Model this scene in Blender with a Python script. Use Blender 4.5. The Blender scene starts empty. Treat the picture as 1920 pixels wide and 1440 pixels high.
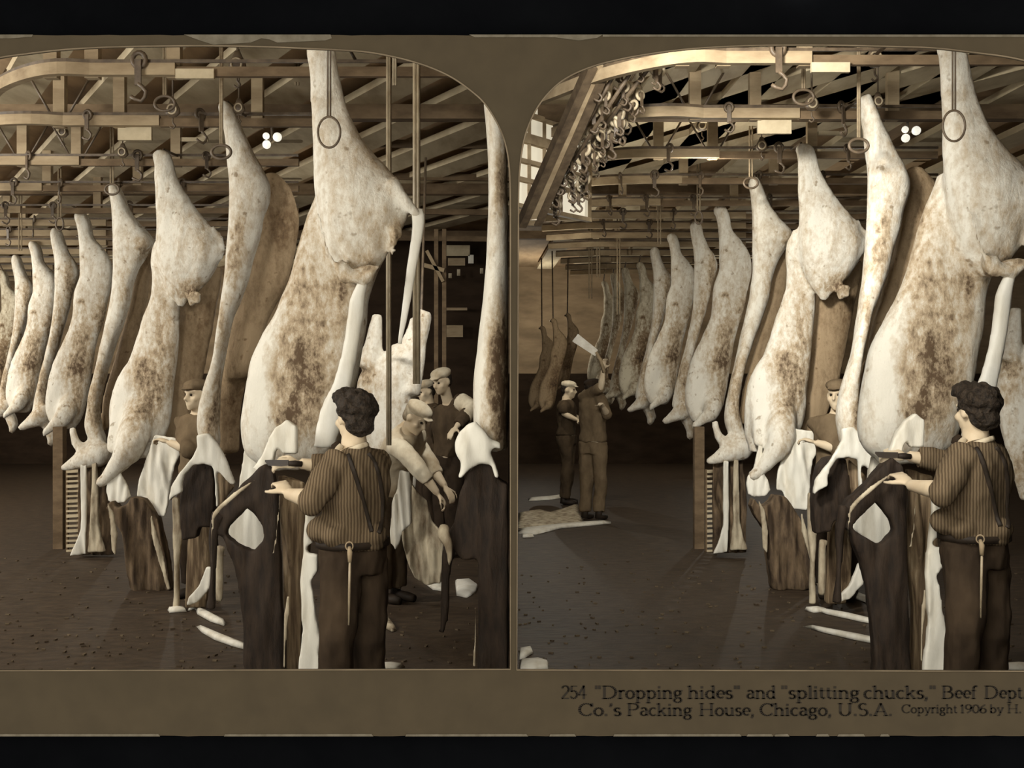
import bpy, math, random
from mathutils import Vector, Matrix, noise
from mathutils.bvhtree import BVHTree
random.seed(7)
S = bpy.context.scene
COL = S.collection

# ------------------------------------------------------------------ camera
F, CX, CY, EYE = 2000.0, 960.0, 720.0, 1.68
cam = bpy.data.cameras.new('camera')
cam.sensor_width = 36.0
cam.lens = 36.0 * F / 1920.0
cam.clip_end = 200
co = bpy.data.objects.new('camera', cam)
COL.objects.link(co)
co.location = (0, 0, EYE)
co.rotation_euler = (math.pi / 2, 0, 0)
S.camera = co

# ------------------------------------------------------------------ world, lights, exposure
S.view_settings.view_transform = 'Standard'
S.view_settings.look = 'None'
S.view_settings.gamma = 1.0
S.view_settings.exposure = 0.0
S.view_settings.use_curve_mapping = False
WORLD = 4.5
wd = bpy.data.worlds.new('world')
S.world = wd
wd.use_nodes = True
wd.node_tree.nodes['Background'].inputs[0].default_value = (1.0, 0.94, 0.83, 1)
wd.node_tree.nodes['Background'].inputs[1].default_value = WORLD


def area_light(name, loc, target, sx, sy, watts, col=(1.0, 0.93, 0.78), spread=180):
    l = bpy.data.lights.new(name, 'AREA')
    l.shape = 'RECTANGLE'
    l.size, l.size_y = sx, sy
    l.energy = watts
    l.color = col
    l.spread = math.radians(spread)
    o = bpy.data.objects.new(name, l)
    COL.objects.link(o)
    o.location = loc
    d = Vector(target) - Vector(loc)
    o.rotation_euler = d.to_track_quat('-Z', 'Y').to_euler()
    return o


KEY = (1.0, 0.962, 0.885)
# daylight from the windows on the left side of each hall, and one added fill
area_light('window_and_fill_light', (-3.5, 3.5, 2.95), (-1.3, 6.2, 1.9), 1.2, 1.0, 90, KEY)
area_light('window_and_fill_light', (-6.6, 6.2, 3.3), (-4.0, 11.0, 2.2), 1.8, 1.4, 225, KEY)
area_light('window_and_fill_light', (-10.6, 11.5, 3.3), (-6.0, 16.0, 2.4), 2.0, 1.4, 330, KEY)
area_light('window_and_fill_light', (0.5, 3.3, 3.05), (2.2, 6.0, 1.25), 0.9, 0.5, 33, KEY, 112)
area_light('window_and_fill_light', (-0.3, 7.0, 3.72), (-1.0, 9.3, 1.6), 0.2, 0.2, 24, KEY, 100)  # added fill on the low-hung carcass, with no window behind it
area_light('window_and_fill_light', (0.3, 4.6, 3.5), (2.7, 9.6, 2.0), 0.5, 0.4, 64, KEY, 80)


def lamp(name, loc, watts, r=0.015, col=(1.0, 0.94, 0.82)):
    l = bpy.data.lights.new(name, 'POINT')
    l.energy = watts
    l.shadow_soft_size = r
    l.color = col
    o = bpy.data.objects.new(name, l)
    COL.objects.link(o)
    o.location = loc


lamp('fill_lamp', (0.35, 10.6, 2.9), 34)  # added fill lamps for the depth of both halls, no fittings there
lamp('fill_lamp', (0.35, 14.2, 2.8), 50)
lamp('fill_lamp', (0.3, 20.6, 3.0), 60)
lamp('fill_lamp', (1.7, 9.4, 3.4), 20)
lamp('fill_lamp', (4.5, 19.0, 2.4), 70)
lamp('fill_lamp', (3.9, 12.2, 2.6), 26)
lamp('fill_lamp', (-9.6, 13.5, 3.0), 100)
lamp('fill_lamp', (-6.2, 19.5, 2.4), 80)
lamp('fill_lamp', (-2.4, 11.6, 2.6), 22)

# ------------------------------------------------------------------ helpers


def W(px, py, Y):
    return Vector(((px - CX) / F * Y, Y, EYE - (py - CY) / F * Y))


def lin(c):
    return tuple(((v / 255) / 12.92 if v / 255 <= 0.04045 else ((v / 255 + 0.055) / 1.055) ** 2.4) for v in c)


class MB:
    def __init__(s):
        s.v, s.f = [], []

    def add(s, vs, fs):
        n = len(s.v)
        s.v += [Vector(v) for v in vs]
        s.f += [tuple(i + n for i in f) for f in fs]
        return s

    def rings(s, rings, closed=False):
        n = len(rings[0])
        vs = [p for r in rings for p in r]
        fs = []
        m = len(rings)
        for i in range(m if closed else m - 1):
            a, b = i * n, ((i + 1) % m) * n
            for j in range(n):
                k = (j + 1) % n
                fs.append((a + j, a + k, b + k, b + j))
        if not closed:
            c0 = sum((Vector(p) for p in rings[0]), Vector()) / n
            c1 = sum((Vector(p) for p in rings[-1]), Vector()) / n
            vs += [c0, c1]
            q = m * n
            for j in range(n):
                k = (j + 1) % n
                fs.append((q, k, j))
                fs.append((q + 1, (m - 1) * n + j, (m - 1) * n + k))
        return s.add(vs, fs)

    def box(s, c, size, rot=None):
        c = Vector(c)
        x, y, z = size[0] / 2, size[1] / 2, size[2] / 2
        vs = [Vector((i, j, k)) for k in (-z, z) for j in (-y, y) for i in (-x, x)]
        if rot is not None:
            vs = [rot @ v for v in vs]
        vs = [c + v for v in vs]
        return s.add(vs, [(0, 2, 3, 1), (4, 5, 7, 6), (0, 1, 5, 4), (2, 6, 7, 3), (0, 4, 6, 2), (1, 3, 7, 5)])

    def beam(s, a, b, w, h, up=Vector((0, 0, 1))):
        a, b = Vector(a), Vector(b)
        d = (b - a).normalized()
        if abs(d.dot(up)) > 0.98:
            up = Vector((0, 1, 0))
        x = d.cross(up).normalized()
        u = x.cross(d).normalized()
        q = [(-w / 2, -h / 2), (w / 2, -h / 2), (w / 2, h / 2), (-w / 2, h / 2)]
        return s.rings([[p + x * i + u * j for i, j in q] for p in (a, b)])

    def sweep(s, pts, w, h):
        pts = [Vector(p) for p in pts]
        R = []
        for i, p in enumerate(pts):
            d = (pts[min(i + 1, len(pts) - 1)] - pts[max(i - 1, 0)])
            d.z = 0
            d.normalize()
            x = d.cross(Vector((0, 0, 1)))
            R.append([p + x * i2 + Vector((0, 0, j2)) for i2, j2 in ((-w / 2, -h / 2), (w / 2, -h / 2), (w / 2, h / 2), (-w / 2, h / 2))])
        return s.rings(R)

    def tube(s, pts, rad, n=12, sub=1, flat=None, closed=False):
        pts = [Vector(p) for p in pts]
        if not isinstance(rad, (list, tuple)):
            rad = [rad] * len(pts)
        if sub > 1:
            P, Q = [], []
            m = len(pts)
            for i in range(m - 1):
                for k in range(sub):
                    t = k / sub
                    p0, p1, p2, p3 = pts[max(i - 1, 0)], pts[i], pts[i + 1], pts[min(i + 2, m - 1)]
                    P.append(0.5 * (2 * p1 + (p2 - p0) * t + (2 * p0 - 5 * p1 + 4 * p2 - p3) * t * t + (3 * p1 - p0 - 3 * p2 + p3) * t ** 3))
                    Q.append(rad[i] * (1 - t) + rad[i + 1] * t)
            P.append(pts[-1])
            Q.append(rad[-1])
            pts, rad = P, Q
        R = []
        m = len(pts)
        ref = None
        for i, p in enumerate(pts):
            if closed:
                d = (pts[(i + 1) % m] - pts[i - 1]).normalized()
            else:
                d = (pts[min(i + 1, m - 1)] - pts[max(i - 1, 0)]).normalized()
            if ref is None:
                ref = Vector((0, 1, 0)) if abs(d.y) < 0.8 else Vector((1, 0, 0))
            u = (ref - d * ref.dot(d)).normalized()
            ref = u
            x = d.cross(u)
            fu = flat if flat else 1.0
            R.append([p + (x * math.cos(2 * math.pi * j / n) + u * math.sin(2 * math.pi * j / n) * fu) * rad[i] for j in range(n)])
        return s.rings(R, closed)

    def ball(s, c, r, n=14, m=9, rot=None):
        c = Vector(c)
        if not isinstance(r, (list, tuple, Vector)):
            r = (r, r, r)
        R = []
        for i in range(m):
            t = math.pi * (i + 0.5) / m
            ring = []
            for j in range(n):
                a = 2 * math.pi * j / n
                v = Vector((r[0] * math.sin(t) * math.cos(a), r[1] * math.sin(t) * math.sin(a), r[2] * math.cos(t)))
                if rot is not None:
                    v = rot @ v
                ring.append(c + v)
            R.append(ring)
        return s.rings(R)

    def torus(s, c, rx, rz, t, n=28, m=8, yaw=0.0, rot=None):
        pts = []
        for i in range(n):
            a = 2 * math.pi * i / n
            v = Vector((rx * math.cos(a), 0, rz * math.sin(a)))
            if yaw:
                v = Matrix.Rotation(yaw, 3, 'Z') @ v
            if rot is not None:
                v = rot @ v
            pts.append(Vector(c) + v)
        return s.tube(pts, t, m, closed=True)

    def prof(s, Y, rows, k=0.45, e=2.3, n=30, step=9, yo=0.0, kmax=0.3, kmin=0.0):
        """body of oval sections: rows of (image height, left, right[, depth shift[, half depth]]) at distance Y"""
        rs = []
        for r in rows:
            hw = (r[2] - r[1]) / 2
            d = r[3] if len(r) > 3 else 0.0
            hd = r[4] if len(r) > 4 else max(kmin, min(kmax, k * hw * Y / F))
            rs.append((r[0], (r[1] + r[2]) / 2, hw, d, hd))
        out = []
        m = len(rs)
        for i in range(m - 1):
            steps = max(1, int(round(abs(rs[i + 1][0] - rs[i][0]) / step)))
            for q in range(steps):
                t = q / steps
                a, b, c, d = rs[max(i - 1, 0)], rs[i], rs[i + 1], rs[min(i + 2, m - 1)]
                vals = []
                for z in range(5):
                    ma = (c[z] - a[z]) * 0.5
                    mb_ = (d[z] - b[z]) * 0.5
                    t2, t3 = t * t, t ** 3
                    vals.append((2 * t3 - 3 * t2 + 1) * b[z] + (t3 - 2 * t2 + t) * ma + (-2 * t3 + 3 * t2) * c[z] + (t3 - t2) * mb_)
                vals[0] = b[0] + (c[0] - b[0]) * t
                out.append(vals)
        out.append(list(rs[-1]))
        R = []
        for y, cx, hw, d, hd in out:
            c = W(cx, y, Y) + Vector((0, yo + d, 0))
            ring = []
            for j in range(n):
                a = 2 * math.pi * j / n
                ca, sa = math.cos(a), math.sin(a)
                ring.append(c + Vector((math.copysign(abs(ca) ** (2 / e), ca) * max(hw, 0.5) * Y / F,
                                        math.copysign(abs(sa) ** (2 / e), sa) * max(hd, 0.004), 0)))
            R.append(ring)
        return s.rings(R)

    def mesh(s, name, smooth=True):
        m = bpy.data.meshes.new(name)
        m.from_pydata(s.v, [], s.f)
        m.update()
        if smooth:
            m.polygons.foreach_set('use_smooth', [True] * len(m.polygons))
        return m


def fuse(mb, vox, it=4, fac=0.5, name='fused'):
    """joins overlapping closed shapes into one continuous skin"""
    m = mb.mesh(name)
    o = bpy.data.objects.new('tmp', m)
    COL.objects.link(o)
    r = o.modifiers.new('r', 'REMESH')
    r.mode = 'VOXEL'
    r.voxel_size = vox
    if it:
        q = o.modifiers.new('s', 'SMOOTH')
        q.iterations = it
        q.factor = fac
    dg = bpy.context.evaluated_depsgraph_get()
    nm = bpy.data.meshes.new_from_object(o.evaluated_get(dg))
    bpy.data.objects.remove(o)
    bpy.data.meshes.remove(m)
    nm.polygons.foreach_set('use_smooth', [True] * len(nm.polygons))
    return nm


def sheet(Y, polys, thick=0.03, vox=0.012, amp=0.03, fx=14.0, fz=2.2, it=2, seed=0.0, fine=0.004):
    """hanging skin: outlines as thin slabs joined, then hung in folds"""
    b = MB()
    for k, poly in enumerate(polys):
        n = len(poly)
        fr = [W(x, y, Y) + Vector((0, -thick / 2 + .004 * k, 0)) for x, y in poly]
        bk = [p + Vector((0, thick, 0)) for p in fr]
        b.add(fr + bk, [tuple(range(n)), tuple(range(2 * n - 1, n - 1, -1))] + [(i, i + n, (i + 1) % n + n, (i + 1) % n) for i in range(n)])
    m = fuse(b, vox, it)
    for v in m.vertices:
        p = v.co
        h = noise.noise(Vector((p.x * fx + p.z * 2 + seed, seed * 3.3, p.z * fz))) + .4 * noise.noise(Vector((p.x * fx * 2.3, seed, p.z * fz * 2)))
        p.y += amp * h
    m.update()
    return rough(m, fine, (26, 26, 9), seed)


def rough(m, amp, sc=(5, 5, 2), seed=0.0, amp2=0.0, sc2=(22, 22, 6)):
    """uneven surface: moves vertices along their normals"""
    off = Vector((seed * 3.1, seed * 1.7, seed))
    ns = [v.normal.copy() for v in m.vertices]
    for v, n in zip(m.vertices, ns):
        p = v.co
        h = amp * noise.noise(Vector((p.x * sc[0], p.y * sc[1], p.z * sc[2])) + off)
        if amp2:
            h += amp2 * noise.noise(Vector((p.x * sc2[0], p.y * sc2[1], p.z * sc2[2])) + off)
        v.co = p + n * h
    m.update()
    return m


def meat(m, Y, blobs, base=0.0):
    """per-vertex share of bare muscle (1) against fat (0)"""
    a = m.attributes.new('meat', 'FLOAT', 'POINT')
    out = []
    for v in m.vertices:
        px = CX + v.co.x * F / Y
        py = CY - (v.co.z - EYE) * F / Y
        t = base
        for cx, cy, rx, ry, amp in blobs:
            d = ((px - cx) / rx) ** 2 + ((py - cy) / ry) ** 2
            if d < 4:
                t += amp * math.exp(-1.2 * d)
        out.append(t)
    a.data.foreach_set('value', out)
    return m


ORG = {}


def thing(name, label, cat, loc, group=None):
    o = bpy.data.objects.new(name, None)
    o.empty_display_size = 0.1
    COL.objects.link(o)
    o.location = loc
    o['label'] = label
    o['category'] = cat
    if group:
        o['group'] = group
    ORG[o] = Vector(loc)
    return o


def part(name, m, mat, parent=None, label=None, kind=None):
    """m: mesh (or MB) in world coordinates; made local to the thing it belongs to"""
    if isinstance(m, MB):
        m = m.mesh(name, getattr(m, 'sm', True))
    m.name = name
    o = bpy.data.objects.new(name, m)
    COL.objects.link(o)
    if mat is not None:
        m.materials.clear()
        m.materials.append(mat)
    if parent is not None:
        org = ORG[parent]
        m.transform(Matrix.Translation(-org))
        o.parent = parent
        ORG[o] = org
    if label:
        o['label'] = label
    if kind:
        o['kind'] = kind
    return o


def struct(name, m, mat, label=None):
    o = part(name, m, mat)
    o['kind'] = 'structure'
    if label:
        o['label'] = label
    ORG[o] = Vector()
    return o


def solo(name, m, mat, label, cat, group=None):
    o = part(name, m, mat)
    vs = [v.co for v in o.data.vertices]
    c = sum(vs, Vector()) / len(vs)
    c.z = min(v.z for v in vs)
    o.data.transform(Matrix.Translation(-c))
    o.location = c
    ORG[o] = c
    o['label'] = label
    o['category'] = cat
    if group:
        o['group'] = group
    return o


def DX(Y):
    return 1170 + min(1.0, max(0.0, (Y - 4.84) / 2.4)) * 28


def twin(root, Y, label=None, dy=-12, ddx=0, dz=None):
    """the same thing in the right-hand hall"""
    off = Vector(((DX(Y) + ddx) * Y / F, 0, -dy * Y / F if dz is None else dz))

    def cp(o, par):
        c = o.copy()
        COL.objects.link(c)
        if par is not None:
            c.parent = par
        for ch in list(o.children):
            cp(ch, c)
        return c
    r = cp(root, None)
    r.location = root.location + off
    if label:
        r['label'] = label
    elif 'label' in r:
        r['label'] = r['label'].replace('left picture', 'right picture')
    if 'group' in r:
        r['group'] = r['group'].replace('left picture', 'right picture')
    ORG[r] = Vector(r.location)
    return r


def place_copy(root, loc, label, rotz=0.0, scale=1.0, group=None):
    def cp(o, par):
        c = o.copy()
        COL.objects.link(c)
        if par is not None:
            c.parent = par
        for ch in list(o.children):
            cp(ch, c)
        return c
    r = cp(root, None)
    r.location = loc
    r.rotation_euler = (0, 0, rotz)
    r.scale = (scale, scale, scale) if not isinstance(scale, tuple) else scale
    r['label'] = label
    if group:
        r['group'] = group
    return r


# ------------------------------------------------------------------ materials


def mk(name):
    m = bpy.data.materials.new(name)
    m.use_nodes = True
    nt = m.node_tree
    return m, nt, nt.nodes['Principled BSDF']


def nd(nt, t, **kw):
    n = nt.nodes.new(t)
    for k, v in kw.items():
        setattr(n, k, v)
    return n


def noisy(name, c1, c2, sc=(6, 6, 6), scale=1.0, rough_=0.8, spec=0.2, bump=0.0, detail=5, c3=None, lo=0.35, hi=0.65, bsc=None, metal=0.0):
    m, nt, b = mk(name)
    tc = nd(nt, 'ShaderNodeTexCoord')
    mp = nd(nt, 'ShaderNodeMapping')
    mp.inputs['Scale'].default_value = sc
    nz = nd(nt, 'ShaderNodeTexNoise')
    nz.inputs['Scale'].default_value = scale
    nz.inputs['Detail'].default_value = detail
    nz.inputs['Roughness'].default_value = 0.6
    rp = nd(nt, 'ShaderNodeValToRGB')
    rp.color_ramp.elements[0].position = lo
    rp.color_ramp.elements[1].position = hi
    rp.color_ramp.elements[0].color = (*lin(c1), 1)
    rp.color_ramp.elements[1].color = (*lin(c2), 1)
    if c3:
        e = rp.color_ramp.elements.new(min(0.99, hi + 0.12))
        e.color = (*lin(c3), 1)
    L = nt.links
    L.new(tc.outputs['Object'], mp.inputs['Vector'])
    L.new(mp.outputs['Vector'], nz.inputs['Vector'])
    L.new(nz.outputs['Fac'], rp.inputs['Fac'])
    L.new(rp.outputs['Color'], b.inputs['Base Color'])
    b.inputs['Roughness'].default_value = rough_
    b.inputs['Specular IOR Level'].default_value = spec
    b.inputs['Metallic'].default_value = metal
    if bump:
        bp = nd(nt, 'ShaderNodeBump')
        bp.inputs['Strength'].default_value = bump
        bp.inputs['Distance'].default_value = 0.02
        L.new(nz.outputs['Fac'], bp.inputs['Height'])
        L.new(bp.outputs['Normal'], b.inputs['Normal'])
    return m


def flesh(name, fat, mid, dark, streak=(8, 8, 2.8), amount=1.0, thr=0.0):
    m, nt, b = mk(name)
    L = nt.links
    tc = nd(nt, 'ShaderNodeTexCoord')
    mp = nd(nt, 'ShaderNodeMapping')
    mp.inputs['Scale'].default_value = streak
    n1 = nd(nt, 'ShaderNodeTexNoise')
    n1.inputs['Scale'].default_value = 1.0
    n1.inputs['Detail'].default_value = 7
    n1.inputs['Roughness'].default_value = 0.62
    n1.inputs['Distortion'].default_value = 0.6
    at = nd(nt, 'ShaderNodeAttribute')
    at.attribute_name = 'meat'
    ma = nd(nt, 'ShaderNodeMath', operation='MULTIPLY_ADD')   # noise*amount + meat*(varying)
    ma.inputs[1].default_value = amount
    mv = nd(nt, 'ShaderNodeMath', operation='MULTIPLY_ADD')
    mv.inputs[1].default_value = 1.5
    mv.inputs[2].default_value = -0.02
    mm = nd(nt, 'ShaderNodeMath', operation='MULTIPLY')
    L.new(tc.outputs['Object'], mp.inputs['Vector'])
    L.new(mp.outputs['Vector'], n1.inputs['Vector'])
    mf = nd(nt, 'ShaderNodeMapping')
    mf.inputs['Scale'].default_value = (streak[0] * 3.4, streak[1] * 3.4, streak[2] * 6)
    nf = nd(nt, 'ShaderNodeTexNoise')
    nf.inputs['Scale'].default_value = 1.0
    nf.inputs['Detail'].default_value = 6
    nf.inputs['Roughness'].default_value = 0.7
    L.new(tc.outputs['Object'], mf.inputs['Vector'])
    L.new(mf.outputs['Vector'], nf.inputs['Vector'])
    av = nd(nt, 'ShaderNodeMix', data_type='FLOAT')
    av.inputs['Factor'].default_value = 0.5
    L.new(n1.outputs['Fac'], av.inputs[2])
    L.new(nf.outputs['Fac'], av.inputs[3])
    L.new(av.outputs[0], ma.inputs[0])
    L.new(nf.outputs['Fac'], mv.inputs[0])
    L.new(mv.outputs[0], mm.inputs[0])
    L.new(at.outputs['Fac'], mm.inputs[1])
    L.new(mm.outputs[0], ma.inputs[2])
    rp = nd(nt, 'ShaderNodeValToRGB')
    E = rp.color_ramp.elements
    E[0].position, E[0].color = 0.50 + thr, (*lin(fat), 1)
    E[1].position, E[1].color = 1.0, (*lin(dark), 1)
    e = E.new(0.74 + thr)
    e.color = (*lin(mid), 1)
    L.new(ma.outputs[0], rp.inputs['Fac'])
    # small dark flecks
    n2 = nd(nt, 'ShaderNodeTexNoise')
    n2.inputs['Scale'].default_value = 17
    n2.inputs['Detail'].default_value = 2
    L.new(tc.outputs['Object'], n2.inputs['Vector'])
    r2 = nd(nt, 'ShaderNodeValToRGB')
    r2.color_ramp.elements[0].position = 0.66
    r2.color_ramp.elements[0].color = (1, 1, 1, 1)
    r2.color_ramp.elements[1].position = 0.74
    r2.color_ramp.elements[1].color = (0.45, 0.38, 0.30, 1)
    L.new(n2.outputs['Fac'], r2.inputs['Fac'])
    mx = nd(nt, 'ShaderNodeMix', data_type='RGBA', blend_type='MULTIPLY')
    mx.inputs['Factor'].default_value = 0.8
    L.new(rp.outputs['Color'], mx.inputs[6])
    L.new(r2.outputs['Color'], mx.inputs[7])
    L.new(mx.outputs[2], b.inputs['Base Color'])
    bp = nd(nt, 'ShaderNodeBump')
    bp.inputs['Strength'].default_value = 0.55
    bp.inputs['Distance'].default_value = 0.03
    L.new(av.outputs[0], bp.inputs['Height'])
    L.new(bp.outputs['Normal'], b.inputs['Normal'])
    b.inputs['Roughness'].default_value = 0.65
    b.inputs['Specular IOR Level'].default_value = 0.12
    return m


M = {}
M['flesh'] = flesh('beef_fat_and_muscle', (216, 211, 197), (174, 156, 129), (92, 75, 57), amount=1.2, thr=0.03)
M['flesh_far'] = flesh('beef_dimmed_far', (205, 196, 172), (128, 108, 82), (66, 52, 38), amount=1.15)  # far copy of the flesh, dimmer light put into its colour
M['flesh_dark'] = flesh('beef_inner_side', (150, 130, 102), (112, 92, 68), (72, 56, 41), amount=1.1)  # brown inner meat with its shade put into the colour
M['fat'] = noisy('smooth_white_fat', (222, 219, 208), (196, 189, 171), (9, 9, 3), bump=0.35, rough_=0.5, lo=0.4, hi=0.8)
M['skin_white'] = noisy('fleshed_inner_skin', (226, 222, 208), (192, 182, 160), (10, 10, 3), bump=0.4, rough_=0.6, lo=0.45, hi=0.8)
M['hide_dark'] = noisy('dark_hair_hide', (38, 31, 25), (58, 47, 37), (30, 30, 7), bump=0.5, rough_=0.75)
M['hide_brown'] = noisy('brown_hide', (62, 50, 38), (120, 101, 78), (16, 16, 3.5), bump=0.5, rough_=0.8, lo=0.38, hi=0.66, c3=(176, 158, 130))
M['hide_pale'] = noisy('pale_mottled_skin', (196, 184, 158), (112, 94, 72), (12, 12, 4), bump=0.5, rough_=0.7, lo=0.4, hi=0.7)
M['hide_grain'] = noisy('streaked_hide', (88, 72, 54), (150, 130, 102), (26, 26, 2.0), bump=0.4, rough_=0.8, lo=0.4, hi=0.62, c3=(205, 192, 164))
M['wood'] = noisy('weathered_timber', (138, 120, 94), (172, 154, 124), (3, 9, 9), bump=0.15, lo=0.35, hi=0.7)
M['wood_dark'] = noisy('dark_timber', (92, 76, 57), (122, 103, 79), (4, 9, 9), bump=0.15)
M['board'] = noisy('pale_ceiling_board', (196, 182, 152), (150, 132, 104), (4, 1.2, 4), bump=0.1, lo=0.4, hi=0.75)
M['board_lifted'] = noisy('lightened_boards', (190, 164, 130), (160, 136, 106), (4, 1.2, 4))  # lightened to make up for light the ceiling gaps don't get
M['wall'] = noisy('grimy_wall_lightened', (164, 142, 112), (128, 110, 86), (1.2, 1.2, 4))  # plank tone raised to stand for haze and missing light
M['wall_dark'] = noisy('dark_plank_wall', (58, 47, 37), (46, 37, 29), (2, 2, 6), rough_=1.0, spec=0.0)  # darker tone shared by walls and added panels
M['iron'] = noisy('dull_iron', (74, 62, 49), (104, 89, 70), (14, 14, 14), rough_=0.5, spec=0.4)
M['iron_pale'] = noisy('worn_bright_iron', (150, 134, 108), (184, 170, 142), (14, 14, 8), rough_=0.45, spec=0.5)
M['rope'] = noisy('grey_rope', (132, 116, 92), (158, 142, 116), (20, 20, 30), rough_=0.9)
M['steel'] = noisy('bright_steel', (196, 190, 172), (168, 158, 136), (10, 10, 10), rough_=0.35, spec=0.6)
M['blade_dark'] = noisy('dark_steel_blade', (46, 38, 31), (62, 52, 42), (10, 10, 10), rough_=0.4, spec=0.4)
M['floor'] = noisy('wet_dirty_floor', (54, 44, 34), (74, 61, 47), (7, 16, 7), bump=0.5, rough_=0.6, spec=0.25, lo=0.38, hi=0.68, c3=(104, 89, 69))
M['card'] = noisy('brown_grey_card', (33, 28.2, 20.3), (37.5, 32.2, 23.3), (9, 9, 9), rough_=0.95, spec=0.05, lo=0.3, hi=0.7, detail=8)
M['card_worn'] = noisy('worn_card_edge', (60, 56, 48), (48, 44, 36), (25, 5, 25), rough_=0.95, spec=0.05)
M['edge'] = noisy('print_paper_edge', (54, 47, 37), (70, 62, 50), (6, 6, 6), rough_=0.9, spec=0.05)
M['ink'] = noisy('black_printing_ink', (17, 14.5, 11), (21, 18, 14), (9, 9, 9), rough_=0.9, spec=0.05)
M['black'] = noisy('black_backdrop', (2.4, 2.6, 3.2), (3.4, 3.7, 4.4), (3, 3, 3), rough_=1.0, spec=0.0)
M['skin'] = noisy('skin', (196, 176, 146), (206, 190, 162), (9, 9, 9), rough_=0.55)
M['hair'] = noisy('dark_hair', (30, 25, 20), (58, 48, 37), (60, 60, 60), rough_=0.6, bump=0.8)
M['cloth_dark'] = noisy('dark_work_cloth', (60, 50, 39), (82, 69, 53), (7, 7, 4), bump=0.4, rough_=0.95, spec=0.05)
M['cloth_black'] = noisy('near_black_cloth', (40, 33, 27), (56, 46, 36), (7, 7, 4), bump=0.3, rough_=0.95, spec=0.05)
M['trouser_cloth'] = noisy('dark_trouser_cloth', (44, 36, 29), (70, 58, 45), (6, 6, 3), bump=0.5, rough_=0.95, spec=0.05)
M['cloth_mid'] = noisy('brown_work_cloth', (92, 78, 60), (116, 100, 78), (7, 7, 4), bump=0.4, rough_=0.95, spec=0.05)
M['cloth_pale'] = noisy('pale_stained_cloth', (218, 208, 184), (168, 150, 122), (6, 6, 4), bump=0.5, rough_=0.95, spec=0.05)
M['leather'] = noisy('dark_leather', (36, 30, 24), (52, 43, 34), (12, 12, 12), rough_=0.6)


def emissive(name, c, s):
    m, nt, b = mk(name)
    b.inputs['Base Color'].default_value = (*lin(c), 1)
    b.inputs['Emission Color'].default_value = (*lin(c), 1)
    b.inputs['Emission Strength'].default_value = s
    return m


M['globe'] = emissive('lit_glass_globe', (250, 246, 230), 0.9)
M['pane'] = emissive('bright_window_pane', (214, 206, 184), 0.62)


def striped():
    m, nt, b = mk('striped_shirt_cloth')
    L = nt.links
    tc = nd(nt, 'ShaderNodeTexCoord')
    wv = nd(nt, 'ShaderNodeTexWave')
    wv.wave_type = 'BANDS'
    wv.bands_direction = 'X'
    wv.inputs['Scale'].default_value = 24
    wv.inputs['Distortion'].default_value = 1.5
    wv.inputs['Detail Scale'].default_value = 1.0
    rp = nd(nt, 'ShaderNodeValToRGB')
    rp.color_ramp.elements[0].position = 0.42
    rp.color_ramp.elements[1].position = 0.62
    rp.color_ramp.elements[0].color = (*lin((82, 69, 53)), 1)
    rp.color_ramp.elements[1].color = (*lin((112, 97, 76)), 1)
    L.new(tc.outputs['Object'], wv.inputs['Vector'])
    L.new(wv.outputs['Fac'], rp.inputs['Fac'])
    L.new(rp.outputs['Color'], b.inputs['Base Color'])
    b.inputs['Roughness'].default_value = 0.95
    b.inputs['Specular IOR Level'].default_value = 0.05
    return m


M['stripe'] = striped()

# ================================================================== THE STEREOGRAPH CARD AND ITS BACKDROP
YC = 3.0


def catmull(pts, sub=4):
    out = []
    m = len(pts)
    for i in range(m - 1):
        p0, p1, p2, p3 = [Vector(pts[j]) for j in (max(i - 1, 0), i, i + 1, min(i + 2, m - 1))]
        for k in range(sub):
            t = k / sub
            out.append(0.5 * (2 * p1 + (p2 - p0) * t + (2 * p0 - 5 * p1 + 4 * p2 - p3) * t * t + (3 * p1 - p0 - 3 * p2 + p3) * t ** 3))
    out.append(Vector(pts[-1]))
    return out


archL = catmull([(-205, 400), (-203, 310), (-185, 230), (-150, 175), (-100, 138), (-50, 121), (0, 108), (50, 101), (100, 95), (150, 91), (220, 88), (300, 86.5), (400, 86),
                 (500, 88), (575, 91), (640, 94), (690, 98), (740, 107), (785, 119), (820, 132), (850, 147), (880, 168), (905, 190), (925, 218), (941, 250), (951, 285), (956, 330), (957, 400)])
archR = catmull([(972, 420), (973, 340), (980, 275), (992, 233), (1012, 195), (1040, 163), (1070, 142), (1110, 125), (1150, 114), (1200, 104), (1280, 93), (1360, 87.5), (1440, 85),
                 (1560, 85), (1660, 87), (1750, 90), (1830, 99), (1890, 107), (1940, 119), (1990, 138), (2040, 168), (2090, 220), (2120, 290), (2130, 400)])
holeL = [(-205, 1258)] + [tuple(p) for p in archL] + [(957, 1255)]
holeR = [(969, 1256)] + [tuple(p) for p in archR] + [(2130, 1259)]
rnd = random.Random(3)
outer = [(-330, 1380)]
outer += [(-330, 66)] + [(x, 66 + rnd.uniform(-0.8, 0.8)) for x in range(-300, 2200, 24)] + [(2230, 66), (2230, 1380)]
outer += [(x, 1380 + rnd.uniform(-0.8, 0.8)) for x in range(2200, -320, -24)]


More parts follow.
